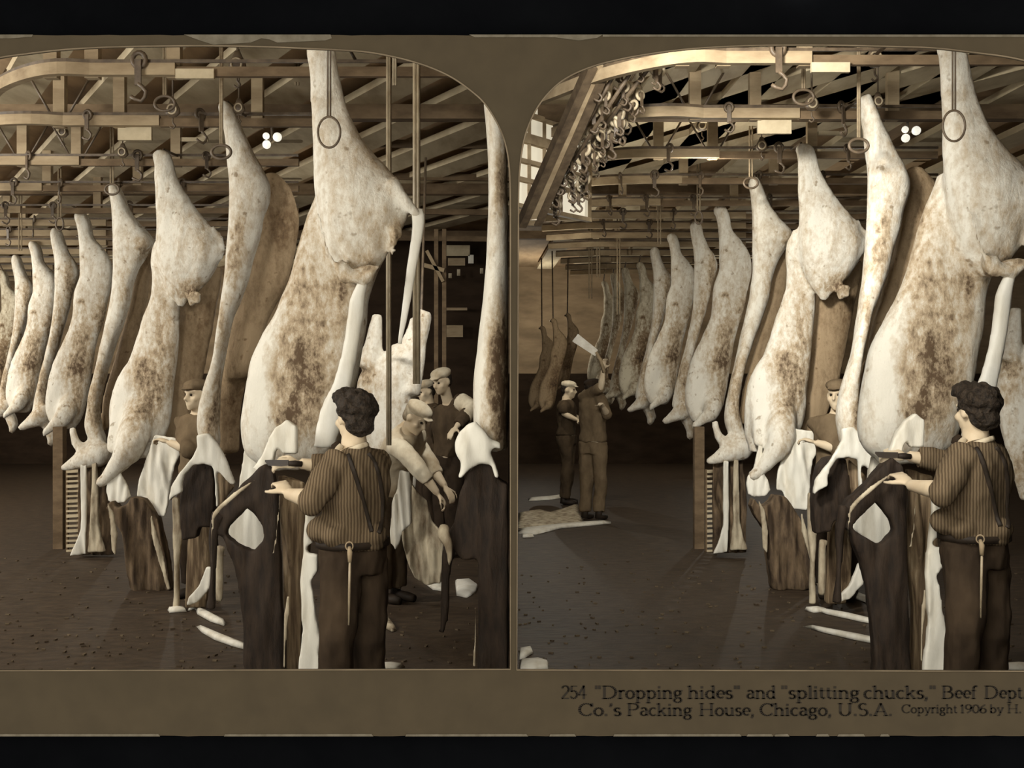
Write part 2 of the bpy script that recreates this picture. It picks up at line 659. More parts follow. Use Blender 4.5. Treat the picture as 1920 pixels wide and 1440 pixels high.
def flat_shape(outs, depth, yc, name):
    cu = bpy.data.curves.new(name, 'CURVE')
    cu.dimensions = '2D'
    cu.fill_mode = 'BOTH'
    cu.extrude = depth / 2
    for pts in outs:
        sp = cu.splines.new('POLY')
        sp.points.add(len(pts) - 1)
        for q, (x, y) in zip(sp.points, pts):
            q.co = ((x - CX) / F * yc, -(y - CY) / F * yc, 0, 1)
        sp.use_cyclic_u = True
    o = bpy.data.objects.new('tmp', cu)
    COL.objects.link(o)
    dg = bpy.context.evaluated_depsgraph_get()
    m = bpy.data.meshes.new_from_object(o.evaluated_get(dg))
    bpy.data.objects.remove(o)
    m.transform(Matrix.Translation((0, yc + depth / 2, EYE)) @ Matrix.Rotation(math.pi / 2, 4, 'X'))
    return m


card = thing('stereograph_card', 'brown stereograph mount card with two arched picture openings and printed caption', 'card', (0, YC, W(0, 1380, YC).z))
part('mount_board', flat_shape([outer, holeL, holeR], 0.012, YC, 'mount'), M['card'], card)
for pts in (holeL, holeR):
    m = MB()
    m.tube([W(x, y, YC) + Vector((0, -0.0005, 0)) for x, y in pts], 0.0022, 6, closed=True)
    part('print_edge', m, M['edge'], card, 'thin pale paper edge around an opening')
# worn pale flakes along the rim of the card


def flake(pts):
    n = len(pts)
    vs = [W(x, y, YC) + Vector((0, -0.0012, 0)) for x, y in pts] + [W(x, y, YC) + Vector((0, 0.002, 0)) for x, y in pts]
    m = MB()
    m.sm = False
    m.add(vs, [tuple(range(n))] + [(i, i + n, (i + 1) % n + n, (i + 1) % n) for i in range(n)])
    part('worn_patch', m, M['card_worn'], card, 'pale scuffed patch on the card rim')


flake([(345, 65), (620, 65), (622, 72), (610, 76), (520, 80), (505, 74), (490, 72), (470, 80), (400, 84), (375, 76)])
flake([(-330, 65), (62, 65), (60, 69), (20, 72), (-330, 73)])
flake([(880, 65), (1130, 65), (1120, 71), (1085, 76), (1040, 70), (890, 70)])
flake([(1130, 65), (2230, 65), (2230, 70), (1500, 69), (1130, 69)])
for x0, x1 in ((1030, 1080), (1150, 1390), (1400, 1450), (1452, 1480), (1530, 1555), (1570, 1622), (1650, 1668), (-330, 300), (420, 700), (760, 990)):
    flake([(x0, 1380.5), (x1, 1380.5), (x1 - 3, 1376), (x0 + 2, 1376.5)])

# printed caption: serif letters drawn as strokes
G = {}


def arc(cx, cy, rx, ry, a0, a1, n=9):
    return [(cx + rx * math.cos(math.radians(a0 + (a1 - a0) * i / n)), cy + ry * math.sin(math.radians(a0 + (a1 - a0) * i / n))) for i in range(n + 1)]


def vs_(x, a, b, top=1, bot=1, w=2.1):
    r = [[(x, a), (x, b)]]
    if bot:
        r.append([(x - w, a + .3), (x + w, a + .3)])
    if top == 1:
        r.append([(x - w, b - .3), (x + w, b - .3)])
    if top == 2:
        r.append([(x - w, b - .9), (x, b - .3)])
    return r


G['2'] = (9, [arc(4.5, 11, 3.6, 4, 160, -30) + [(1, .4), (8, .4)]])
G['5'] = (9, [[(7.6, 14.6), (2.2, 14.6), (1.8, 8.4)] + arc(4.2, 4.8, 3.7, 4.5, 110, -150)])
G['4'] = (9, [[(6, 0), (6, 15), (.6, 4.5), (8.6, 4.5)]])
G['1'] = (6, [vs_(3, 0, 14.5, 2)[0], [(1, 12), (3, 14.5)], [(1, .3), (5, .3)]])
G['9'] = (9, [arc(4.4, 10.6, 3.6, 4.2, 0, 360, 14), [(8, 10.6), (7, 4), (3, .2)]])
G['0'] = (9, [arc(4.5, 7.3, 3.7, 7.2, 0, 360, 16)])
G['6'] = (9, [arc(4.5, 4.2, 3.6, 4.2, 0, 360, 14), [(.9, 4.4), (2.5, 10.5), (7, 14.6)]])
G['D'] = (15, vs_(2.6, 0, 15, 1, 1) + [[(2.6, 14.7), (6, 14.7)] + arc(6.2, 7.5, 7, 7.2, 90, -90, 12) + [(2.6, .3)]])
G['P'] = (12.5, vs_(2.6, 0, 15) + [[(2.6, 14.7), (6, 14.7)] + arc(6.4, 11, 4.6, 3.7, 90, -90, 9) + [(2.6, 7.3)]])
G['B'] = (13, vs_(2.6, 0, 15) + [[(2.6, 14.7), (6, 14.7)] + arc(6.2, 11.3, 3.8, 3.4, 90, -90, 8) + [(2.6, 7.9)], arc(6.6, 4.1, 4.8, 3.8, 90, -90, 9) + [(2.6, .3)]])
G['C'] = (13, [arc(7.2, 7.5, 6, 7.3, 42, 318, 16), [(11.8, 14.8), (11.8, 11)]])
G['H'] = (15.5, vs_(2.8, 0, 15) + vs_(12.4, 0, 15) + [[(2.8, 7.6), (12.4, 7.6)]])
G['U'] = (14.5, [[(2.6, 15)] + arc(7, 4.6, 4.4, 4.4, 180, 360, 10) + [(11.4, 15)], [(.6, 14.7), (4.8, 14.7)], [(9.4, 14.7), (13.4, 14.7)]])
G['S'] = (10, [arc(4.9, 11.2, 3.6, 3.7, 40, 250, 10) + arc(4.9, 3.9, 3.9, 3.9, 70, -140, 10)])
G['A'] = (14, [[(1.8, .3), (7, 15), (12, .3)], [(3.6, 5), (10.2, 5)], [(.3, .3), (4, .3)], [(9.6, .3), (13.6, .3)]])
G['a'] = (8.6, [arc(4, 7, 2.7, 2.8, 150, 0, 7) + [(6.7, 1.4), (8.2, .5)], arc(4, 3, 2.8, 2.7, 70, 330, 9)])
G['b'] = (9.6, [vs_(2.2, 0, 15, 2, 0)[0], arc(5, 4.8, 3.4, 4.7, 150, -160, 12)])
G['c'] = (8, [arc(4.6, 4.9, 3.6, 4.7, 50, 310, 12)])
G['d'] = (9.8, [arc(4.6, 4.8, 3.5, 4.7, 30, 330, 12), [(7.6, 15), (7.6, .5), (9.2, .5)], [(5.6, 14.4), (7.6, 14.9)]])
G['e'] = (8.2, [[(1.2, 5.4), (7.4, 5.4)] + arc(4.4, 5.2, 3.2, 4.4, 3, 310, 13)])
G['f'] = (6, vs_(2.4, 0, 11, 0, 1) + [arc(4.6, 11.5, 2.2, 3.4, 180, 50, 6), [(.6, 9.5), (4.8, 9.5)]])
G['g'] = (9, [arc(4.2, 6.6, 2.8, 3, 0, 360, 12), [(6.4, 8.8), (8.6, 9.4)], [(2.2, 4.2), (1.8, 2), (6.6, 1)] + arc(4.3, -1.9, 3.4, 2.5, 50, -280, 10)])
G['h'] = (10.4, vs_(2.2, 0, 15, 2) + [arc(5.3, 6.4, 2.8, 3.2, 150, 0, 7) + [(8.1, 0)], [(6.3, .3), (9.9, .3)]])
G['i'] = (5, vs_(2.5, 0, 9.6, 2) + [[(2.4, 12.4), (2.4, 14.2)]])
G['k'] = (10, vs_(2.2, 0, 15, 2) + [[(2.4, 4.4), (7.4, 9.3)], [(4.2, 6), (8.4, .3)], [(6, 9.3), (9, 9.3)], [(6.6, .3), (9.8, .3)]])
G['l'] = (4.8, vs_(2.4, 0, 15, 2))
G['n'] = (10.4, vs_(2.2, 0, 9.6, 2) + [arc(5.3, 6.4, 2.8, 3.2, 150, 0, 7) + [(8.1, 0)], [(6.3, .3), (9.9, .3)]])
G['o'] = (9.2, [arc(4.6, 4.8, 3.6, 4.7, 0, 360, 16)])
G['p'] = (10, vs_(2.4, -5, 9.6, 2) + [arc(5.2, 4.8, 3.5, 4.7, 140, -140, 12)])
G['r'] = (7, vs_(2.2, 0, 9.6, 2) + [arc(5, 6.8, 2.5, 2.8, 160, 50, 6)])
G['s'] = (7, [arc(3.6, 7.2, 2.4, 2.3, 30, 250, 8) + arc(3.5, 2.5, 2.7, 2.4, 70, -150, 8)])
G['t'] = (6, [[(2.6, 12.4), (2.6, 1.6), (4.2, .3), (5.6, 1)], [(.6, 9.4), (5.2, 9.4)]])
G['u'] = (10.2, [[(2, 9.5), (2, 3)] + arc(4.6, 3, 2.6, 2.8, 180, 320, 7), [(7.8, 9.5), (7.8, .4), (9.6, .4)], [(.4, 9.2), (2, 9.5)], [(6, 9.2), (7.8, 9.5)]])
G['y'] = (9.4, [[(1.6, 9.3), (4.9, .8)], [(8, 9.3), (3.6, -3.6), (1.4, -4.4)], [(.2, 9.3), (3.4, 9.3)], [(6.4, 9.3), (9.2, 9.3)]])
G['.'] = (4, [[(1.8, 0), (1.8, 1.9)]])
G[','] = (4, [[(2, 1.8), (2, 0), (1.2, -2.6)]])
G["'"] = (4, [[(2.2, 14.8), (2.2, 13), (1.4, 11)]])
G['"'] = (7, [[(2, 15), (2, 11.6)], [(5, 15), (5, 11.6)]])
ink = MB()
ink.sm = False


def stroke(a, b):
    (x0, y0), (x1, y1) = a, b
    dx, dy = x1 - x0, y1 - y0
    L = math.hypot(dx, dy) or 1e-6
    w = 0.55 + 0.65 * abs(dy) / L
    nx, ny = -dy / L * w, dx / L * w
    ex, ey = dx / L * 0.35, dy / L * 0.35
    q = [(x0 - ex + nx, y0 - ey + ny), (x0 - ex - nx, y0 - ey - ny), (x1 + ex - nx, y1 + ey - ny), (x1 + ex + nx, y1 + ey + ny)]
    return q


def word(txt, x0, x1, base, cap):
    tot = sum(G[c][0] for c in txt)
    kx = (x1 - x0) / tot
    ky = cap / 15.0
    x = x0
    for ch in txt:
        w_, st = G[ch]
        for pl in st:
            for a, b in zip(pl[:-1], pl[1:]):
                q = stroke(a, b)
                ink.add([W(x + px * kx, base - py * ky, YC) + Vector((0, -0.0008, 0)) for px, py in q], [(0, 1, 2, 3)])
        x += w_ * kx


for t, a, b in (('254', 1052, 1100), ('"Dropping', 1114, 1280), ('hides"', 1289, 1389), ('and', 1399, 1455), ('"splitting', 1463, 1612), ('chucks,"', 1619, 1756), ('Beef', 1765, 1832), ('Dept.', 1845, 1925)):
    word(t, a, b, 1310, 24)
for t, a, b in (("Co.'s", 1084, 1165), ('Packing', 1175, 1298), ('House,', 1310, 1415), ('Chicago,', 1424, 1560), ('U.S.A.', 1570, 1674)):
    word(t, a, b, 1342, 23)
for t, a, b in (('Copyright', 1690, 1795), ('1906', 1800, 1850), ('by', 1855, 1882), ('H.', 1888, 1916)):
    word(t, a, b, 1337, 16)
part('caption_lettering', ink, M['ink'], card, 'black printed serif caption')

# black backdrop wall with room for the two openings
m = MB()
m.sm = False
zt, zb = W(0, 79, YC + .06).z, W(0, 1264, YC + .06).z
yb = YC + 0.06
m.box((0, yb, (zt + 7) / 2), (26, 0.05, 7 - zt))
m.box((0, yb, (zb - 3) / 2), (26, 0.05, zb + 3))
xl, xr = W(-215, 0, yb).x, W(2140, 0, yb).x
m.box(((xl - 13) / 2, yb, (zt + zb) / 2), (13 + xl, 0.05, zt - zb))
m.box(((xr + 13) / 2, yb, (zt + zb) / 2), (13 - xr, 0.05, zt - zb))
xg = W(963, 0, yb).x
m.box((xg, yb, (zt + zb) / 2), (0.012, 0.05, zt - zb))
struct('wall_front', m, M['black'])

# ================================================================== THE TWO HALLS
HZ = 4.15
m = MB(); m.sm = False
m.box((0, 13, -0.05), (30, 19.8, 0.1))
struct('floor', m, M['floor'])
m = MB(); m.sm = False
m.box((0, 13, HZ + 0.05), (30, 19.8, 0.1))
ceil = struct('ceiling', m, M['board_lifted'])
m = MB(); m.sm = False
m.box((0, 22.6, HZ / 2), (30, 0.1, HZ))
struct('wall_back', m, M['wall'])
m = MB(); m.sm = False
m.box((0, 22.5, 0.95), (29, 0.08, 1.9))
struct('dark_panel_back', m, M['wall_dark'])  # added panel that darkens the lower back wall
m = MB(); m.sm = False
m.box((-14.6, 13, HZ / 2), (0.1, 19.8, HZ))
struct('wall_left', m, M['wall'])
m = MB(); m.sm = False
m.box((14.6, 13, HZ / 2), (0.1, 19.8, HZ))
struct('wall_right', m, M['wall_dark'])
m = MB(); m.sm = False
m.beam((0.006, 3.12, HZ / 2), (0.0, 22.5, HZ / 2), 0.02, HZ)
struct('added_divider', m, M['wall_dark'])  # added divider, seen edge-on, keeps the light of each hall apart


def joists(ox, dirx, n, x0, sp, wid, y0, y1, z, mat, h=0.06):
    for i in range(n):
        xx = x0 + i * sp + random.uniform(-.04, .04)
        m = MB(); m.sm = False
        a = Vector((xx + dirx * y0, y0, z))
        b = Vector((xx + dirx * y1, y1, z))
        m.beam(a, b, wid * random.uniform(.9, 1.1), h)
        part('ceiling_board', m, mat, ceil)


joists(0, -0.636, 11, 1.5, 0.74, 0.33, 6.9, 21.5, 4.03, M['board'])
joists(0, -0.04, 8, 1.49, 0.74, 0.33, 6.9, 21.5, 4.03, M['board'])
# cross beams under the boards
for side, x0, x1 in ((0, -14, -0.05), (1, 0.05, 11)):
    for k, yy in enumerate((8.9, 12.4, 16.2)):
        m = MB(); m.sm = False
        m.beam((x0, yy, 3.94), (x1, yy, 3.94), 0.12, 0.12)
        part('cross_beam', m, M['wood_dark'], ceil)

# ------------------------------------------------------------------ overhead rails (z constant), posts, braces
ZR = 3.63


def onz(px, py, z):
    Y = (z - EYE) * F / (CY - py)
    return W(px, py, Y)


ORD = ['nearest', 'second', 'third', 'fourth', 'fifth', 'sixth', 'seventh', 'eighth', 'ninth', 'tenth', 'eleventh', 'twelfth', 'thirteenth']
RAILS = [  # bend points at the left end, straight height, right end, posts
    ([(-30, 205), (-8, 170), (17, 152), (62, 136), (110, 129)], 131, 915, (90, 168, 322)),
    ([(-75, 262), (-52, 244), (-28, 232), (2, 226), (60, 224)], 227, 600, (-60, 107, 220, 480)),
    ([(-110, 325), (-72, 312), (-38, 305), (0, 302)], 302, 560, (-70, 38, 140, 327)),
    ([(-125, 368), (-90, 358), (-50, 353)], 351, 560, (-95, 85, 255)),
    ([(-140, 405), (-100, 397)], 393, 560, (-30, 180)),
    ([(-150, 424)], 418, 540, (-100, 10)),
    ([(-160, 442)], 437, 540, (-55, 40)),
    ([(-150, 460)], 455, 520, (-80,)),
    ([(-150, 476)], 472, 500, (-40,)),
    ([(-140, 491)], 488, 400, (-90,)),
    ([(-130, 504)], 501, 300, (-60,)),
    ([(-120, 516)], 513, 200, (-70,)),
    ([(-110, 526)], 523, 100, (-60,)),
]
RY = []
for i, (bend, yy, xe, posts) in enumerate(RAILS):
    Yr = (ZR - EYE) * F / (CY - yy)
    RY.append(Yr)
    pts = [onz(x, y, ZR) for x, y in bend]
    pts.append(W(bend[-1][0] + 60, yy, Yr))
    pts.append(W(xe, yy, Yr))
    pp = [tuple(p) for p in pts]
    sm_ = catmull(pp[:-1], 4) + [pts[-1]] if len(pp) > 3 else pts
    r = thing('overhead_rail', ORD[i] + ' overhead timber rail counted from the front in the left picture', 'rail', tuple(W(300, yy, Yr)), 'overhead rails in the left picture')
    xt = (330, 300, 150, 80, 40, 200, 200, 200, 200, 200, 100, 60, 40)[i]
    mid = W(xt, yy, Yr)
    lft = [p for p in sm_ if p.x < mid.x - .05] + [mid]
    m = MB(); m.sm = False
    m.sweep(lft, 0.05, 0.075)
    part('timber', m, M['wood'], r)
    m = MB(); m.sm = False
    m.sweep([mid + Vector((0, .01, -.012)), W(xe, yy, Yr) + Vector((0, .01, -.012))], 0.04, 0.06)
    part('dark_timber', m, M['wood_dark'], r)  # right end of the rail, its shade put into the colour
    m = MB(); m.sm = False
    m.sweep([p + Vector((0, -0.012, 0.05)) for p in sm_], 0.014, 0.02)
    part('iron_track', m, M['iron'], r)
    for px in posts:
        c = W(px, yy, Yr)
        m = MB(); m.sm = False
        m.beam(c + Vector((0, 0.055, -0.04)), Vector((c.x, c.y + 0.055, 4.02)), 0.085, 0.06)
        part('hanger_post', m, M['wood'], r)
        if i in (1, 2) and px < 150:
            for sg in (-1, 1):
                m = MB()
                m.tube([c + Vector((sg * .03, 0.05, 0.0)), c + Vector((sg * 0.26, 0.05, 0.4))], 0.009, 6)
                part('brace_rod', m, M['iron'], r)
    twin(r, Yr, dy=-14 if i else -22)

# short plank nailed in front of the nearest rail
def bothplank(px0, px1, py, Y, h, mat, label):
    m = MB(); m.sm = False
    m.box(W((px0 + px1) / 2, py, Y), ((px1 - px0) / F * Y, 0.03, h))
    o = solo('plank', m, mat, label, 'plank')
    twin(o, Y)


bothplank(330, 402, 139, 6.6, 0.06, M['board'], 'short pale plank nailed to the front rail in the left picture')
bothplank(336, 390, 262, 9.38, 0.035, M['board'], 'thin bright slat beside the second rail in the left picture')
bothplank(222, 285, 247, 7.97, 0.13, M['board'], 'square pale board behind the second rail in the left picture')

# ------------------------------------------------------------------ hanging ropes with rings
def rope(px, y0, y1, Y, ring, label, tw=True, r=0.008, sep=5, mat='rope', ang=0.0):
    o = thing('hoist_rope', label, 'rope', tuple(W(px, y1, Y)))
    for s_ in (-.5, .5):
        m = MB()
        p1 = W(px + s_ * sep, y1, Y)
        m.tube([Vector((p1.x, Y, min(HZ, max(4.05, W(px, y0, Y).z)))), p1], r, 6)
        part('rope_strand', m, M[mat], o)
    if ring:
        rx, rz = ring
        m = MB()
        m.torus(W(px, y1 + rz, Y), rx * Y / F, rz * Y / F, r * 1.25, yaw=ang)
        part('ring', m, M['iron'], o, 'iron ring at the rope end')
    if tw:
        twin(o, Y)
    return o


rope(210, -60, 345, 9.6, (13, 10), 'long double rope beside the fourth carcass in the left picture')
rope(112, 60, 408, 11.5, (7, 12), 'double rope ending in an iron ring above the sixth carcass in the left picture')
rope(38, 120, 470, 12.6, None, 'thin rope hanging above the seventh carcass in the left picture')
rope(309, -60, 180, 7.2, (19, 14), 'short rope with an oblong ring under the front rail in the left picture', sep=4)
rope(415, -60, 272, 7.0, (18, 13), 'rope with a flat ring in front of the second carcass in the left picture', sep=3)
rope(617, -60, 219, 4.98, (21, 29), 'wire loop with a round ring hanging before the big nearest carcass in the left picture', r=0.0045, sep=5, mat='iron')
rope(557, -40, 160, 8.2, None, 'short pale rope left of the big nearest carcass in the left picture', sep=5)
rope(729, 180, 835, 6.6, None, 'iron rod hanging right of the big nearest carcass in the left picture', tw=False, r=0.012, sep=3, mat='iron_pale')
rope(781, -60, 720, 6.2, None, 'long chain rod hanging near the tail of the big nearest carcass in the left picture', tw=False, r=0.013, sep=6, mat='iron_pale')
rope(740, -60, 160, 6.4, None, 'thin rod between two longer rods at the upper right of the left picture', tw=False, r=0.008, sep=4, mat='iron_pale')
for px, y1, Y, nm in ((1160, 590, 15, 'left'), (1107, 560, 16.5, 'middle'), (1122, 520, 15.8, 'right')):
    rope(px, 300, y1, Y, None, nm + ' one of three thin far ropes in the right picture', tw=False, r=0.009)

# ------------------------------------------------------------------ pulleys and trolleys
def pulley(px, py, Y, h, label, tw=True):
    o = thing('pulley_block', label, 'pulley', tuple(W(px, py + h / 2, Y)))
    s_ = h * Y / F
    m = MB()
    m.prof(Y, [(py - h * .5, px - h * .12, px + h * .12), (py - h * .3, px - h * .2, px + h * .2), (py, px - h * .36, px + h * .36), (py + h * .25, px - h * .4, px + h * .4), (py + h * .45, px - h * .2, px + h * .2)], k=.4, n=16)
    part('block', m, M['iron'], o)
    m = MB()
    m.torus(W(px, py + .08 * h, Y) + Vector((0, -.16 * s_, 0)), .22 * s_, .24 * s_, .05 * s_)
    part('sheave', m, M['iron_pale'], o, 'bright wheel in the block')
    m = MB()
    c = W(px, py + h * .5, Y)
    m.tube([c, c + Vector((0, 0, -.25 * s_)), c + Vector((.12 * s_, 0, -.42 * s_)), c + Vector((.0, 0, -.55 * s_)), c + Vector((-.14 * s_, 0, -.45 * s_))], .045 * s_, 8, sub=3)
    part('hook', m, M['iron'], o)
    m = MB()
    q = W(px, py - h * .5, Y)
    m.tube([q, Vector((q.x, Y, max(q.z + .1, 4.03)))], .05 * s_, 8)
    part('shackle', m, M['iron'], o)
    if tw:
        twin(o, Y)


pulley(445, 118, 7.0, 44, 'dark teardrop pulley block at the top above the second carcass in the left picture')
pulley(324, 203, 7.6, 36, 'dark pulley block beside the oblong ring in the left picture')
pulley(230, 283, 9.2, 28, 'small pulley block right of the long double rope in the left picture')
pulley(118, 245, 9.5, 28, 'small pulley block below the left post of the second rail in the left picture')
pulley(448, 200, 7.4, 30, 'pulley block joined to the hock of the second carcass in the left picture')

# three lit globes of a lamp
for tw in (0, 1):
    pass
gl = thing('globe_lamp', 'lamp of three white glass globes under the rafters in the left picture', 'lamp', tuple(W(510, 262, 9.6)))
for gx, gy, gr in ((499, 255, 6.5), (520, 257, 8.5), (500, 271, 8)):
    m = MB(); m.ball(W(gx, gy, 9.6), gr * 9.6 / F)
    part('globe', m, M['globe'], gl)
m = MB(); m.tube([W(510, 262, 9.65), W(520, 257, 9.65)], .012, 6); m.tube([W(500, 271, 9.65), W(510, 262, 9.65), W(499, 255, 9.65)], .012, 6); m.tube([W(510, 262, 9.65), W(510, 180, 9.65)], .012, 6)
part('lamp_arm', m, M['iron'], gl)
twin(gl, 9.6)

tr = thing('rail_trolley', 'small iron trolley hanging under a rail of the left picture', 'trolley', tuple(W(60, 300, RY[2])), 'iron trolleys under the rails in the left picture')
c = W(60, 302, RY[2]) + Vector((0, -.04, .0))
m = MB(); m.torus(c + Vector((0, 0, .05)), .04, .045, .016, 14, 6)
part('wheel', m, M['iron'], tr)
m = MB(); m.sm = False; m.box(c + Vector((0, -.02, -.03)), (.04, .012, .16))
part('strap', m, M['iron'], tr)
m = MB(); m.tube([c + Vector((0, -.02, -.1)), c + Vector((.05, -.02, -.15)), c + Vector((.02, -.02, -.21)), c + Vector((-.045, -.02, -.18))], .012, 6, sub=2)
part('hook', m, M['iron'], tr)
tro = ORG[tr].copy()
del tr['group']
first = True
for i, xs in ((0, (265,)), (1, (-20, 168, 372)), (2, (60, 260, 385)), (3, (-40, 30, 120, 230, 340)), (4, (-60, 10, 100, 240)), (5, (-30, 70, 150)), (6, (-70, 20, 110))):
    for kx, x in enumerate(xs):
        loc = tro + (W(x, RAILS[i][1], RY[i]) - W(60, RAILS[2][1], RY[2]))
        if first:
            tr.location = loc
            o = tr
            first = False
        else:
            o = place_copy(tr, tuple(loc), tr['label'], rotz=random.uniform(-1.2, 1.2), scale=random.uniform(.65, .9))
        o['label'] = (('only' if len(xs) == 1 else ORD[kx].replace('nearest', 'leftmost')) + ' trolley from the left hooked under the ' + ORD[i] + ' overhead rail in the left picture').replace('leftmost trolley from the left', 'leftmost trolley').replace('only trolley from the left', 'lone iron trolley')
        twin(o, RY[i], dy=-14 if i else -22)

# ================================================================== CARCASSES
GRP = 'hanging beef carcasses in the left picture'


def hook_part(root, px, py, Y, up=0.0):
    m = MB()
    top = W(px, py, Y)
    ry = min(RY, key=lambda q: abs(q - Y - .15))
    m.tube([top + Vector((0, 0, -.07)), top + Vector((0, 0.02, .03)), Vector((top.x + .01, ry, max(top.z + .05, ZR + .03 + up)))], .011, 6)
    m.tube([top + Vector((-.05, 0, -.03)), top + Vector((.05, 0, -.05))], .014, 6)
    part('hook', m, M['iron'], root)


def lumps(b, Y, pts, r, n, yo, seed):
    q = random.Random(seed)
    for i in range(n):
        t = q.random() * (len(pts) - 1)
        k = int(t)
        f = t - k
        x = pts[k][0] * (1 - f) + pts[k + 1][0] * f + q.uniform(-5, 5)
        y = pts[k][1] * (1 - f) + pts[k + 1][1] * f + q.uniform(-6, 6)
        s_ = r * q.uniform(.5, 1.2)
        b.ball(W(x, y, Y + yo + q.uniform(-.03, .03)), (s_ * q.uniform(.6, 1.3), s_, s_ * q.uniform(.8, 2.0)), 8, 5)


# ---- C1, the big nearest one
Y1 = 5.5
c1 = thing('beef_carcass', 'big pale beef carcass hanging nearest, half skinned, before the striped-shirt man in the left picture', 'carcass', tuple(W(605, 10, Y1)), GRP)
b = MB()
b.prof(Y1, [(5, 580, 622), (40, 576, 624), (90, 574, 628), (120, 580, 632), (160, 584, 643), (190, 586, 651), (220, 588, 663), (260, 589, 684), (300, 590, 713), (335, 591, 742), (365, 592, 759),
            (400, 597, 768), (430, 604, 752), (460, 612, 737), (490, 625, 722), (512, 638, 706), (530, 655, 690)], k=.55, yo=-.02)
b.prof(Y1, [(330, 594, 700), (365, 583, 720), (400, 571, 735), (440, 556, 728), (480, 544, 718), (520, 533, 700), (560, 519, 688), (600, 502, 685), (640, 480, 678), (680, 463, 670), (720, 453, 662),
            (760, 447, 652), (800, 442, 642), (830, 444, 632), (855, 455, 620), (885, 490, 590)], k=.42, yo=.10)
# raised rim of the thigh lip and tail root
b.tube([W(730, 340, Y1 - .08), W(757, 374, Y1 - .1), W(786, 406, Y1 - .08)], [.05, .036, .024], 10)
b.tube([W(596, 395, Y1 - .18), W(606, 440, Y1 - .2), W(622, 490, Y1 - .2), W(660, 525, Y1 - .19), (W(700, 512, Y1 - .19))], [.012, .014, .016, .018, .014], 8, sub=3)
lumps(b, Y1, [(640, 505), (660, 522), (690, 518), (708, 498)], .03, 26, -.16, 1)
lumps(b, Y1, [(742, 420), (738, 450), (728, 480)], .025, 8, -.1, 2)
bm = fuse(b, .019, 2)
rough(bm, .016, (5, 5, 1.8), 1, .007, (18, 18, 6))
meat(bm, Y1, [(570, 560, 55, 150, .22), (560, 680, 45, 80, .30), (570, 760, 60, 60, .34), (600, 640, 30, 80, .14), (690, 505, 30, 22, .35), (655, 540, 40, 18, .25), (640, 560, 14, 40, .3), (690, 420, 25, 25, .10), (700, 300, 60, 80, .07), (480, 760, 26, 120, -.25), (560, 390, 20, 60, .2), (500, 800, 30, 40, .1), (545, 790, 30, 30, .3), (750, 440, 12, 30, .3)])
part('body', bm, M['flesh'], c1)
b = MB()
b.prof(Y1 - .16, [(506, 684, 694), (522, 672, 694), (545, 662, 690), (570, 653, 686), (600, 649, 684), (640, 643, 678), (680, 634, 671), (720, 622, 663), (760, 604, 654), (800, 594, 642), (840, 588, 630)], k=.32, kmin=.035)
part('flank_flap', rough(fuse(b, .018, 4), .014, (7, 7, 2), 5, .004), M['fat'], c1, 'smooth white inner flank')
b = MB()
b.prof(Y1 - .08, [(392, 772, 793), (402, 772, 796), (425, 773, 795), (460, 769, 789), (500, 763, 781), (560, 756, 771), (600, 751, 763), (645, 746, 753)], k=.5, n=16)
part('tail', b, M['fat'], c1, 'long white tail')
hook_part(c1, 602, 5, Y1)
twin(c1, Y1, dy=-12, ddx=0)

# ---- C2: seen edge-on, dark inside
Y2 = 7.43
c2 = thing('beef_carcass', 'second carcass, a narrow pale edge with a dark open belly, in the left picture', 'carcass', tuple(W(430, 195, Y2)), GRP)
b = MB()
b.prof(Y2, [(192, 416, 430), (203, 411, 438), (225, 416, 447), (255, 421, 460), (290, 424, 478), (320, 427, 495), (350, 429, 506), (380, 429, 505), (410, 428, 495), (440, 427, 490), (480, 424, 476), (520, 420, 466),
            (560, 415, 452), (600, 410, 436), (640, 404, 428), (680, 397, 420), (720, 386, 414), (760, 376, 411), (800, 372, 410), (825, 376, 412), (845, 380, 408)], k=.7, kmin=.09)
bm = rough(fuse(b, .022, 3), .01, (5, 5, 2), 2, .004)
meat(bm, Y2, [(455, 430, 12, 60, .25), (440, 500, 14, 60, .3), (420, 620, 8, 60, .3), (400, 790, 14, 40, .35), (412, 740, 8, 60, .3), (480, 300, 16, 40, .12)])
part('body', bm, M['flesh'], c2)
b = MB()
b.prof(Y2 + .22, [(325, 490, 520), (350, 488, 545), (380, 486, 556), (420, 480, 560), (460, 472, 556), (500, 462, 548), (540, 448, 535), (580, 440, 515), (620, 428, 500), (660, 418, 492), (690, 414, 482), (712, 420, 460)], k=.5)
b.prof(Y2 + .3, [(690, 405, 470), (730, 400, 460), (770, 396, 452), (810, 400, 450), (850, 404, 450)], k=.5)
bm = rough(fuse(b, .024, 4), .018, (6, 6, 3), 3, .006)
meat(bm, Y2, [(525, 420, 40, 60, .25), (450, 650, 30, 50, -.15), (430, 770, 40, 60, .2)])
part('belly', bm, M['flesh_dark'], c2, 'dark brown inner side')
hook_part(c2, 425, 198, Y2)
t_ = twin(c2, Y2)
for ch in t_.children:
    if ch.name.startswith(('belly', 'inner_side')):
        ch.location.x += 0.17

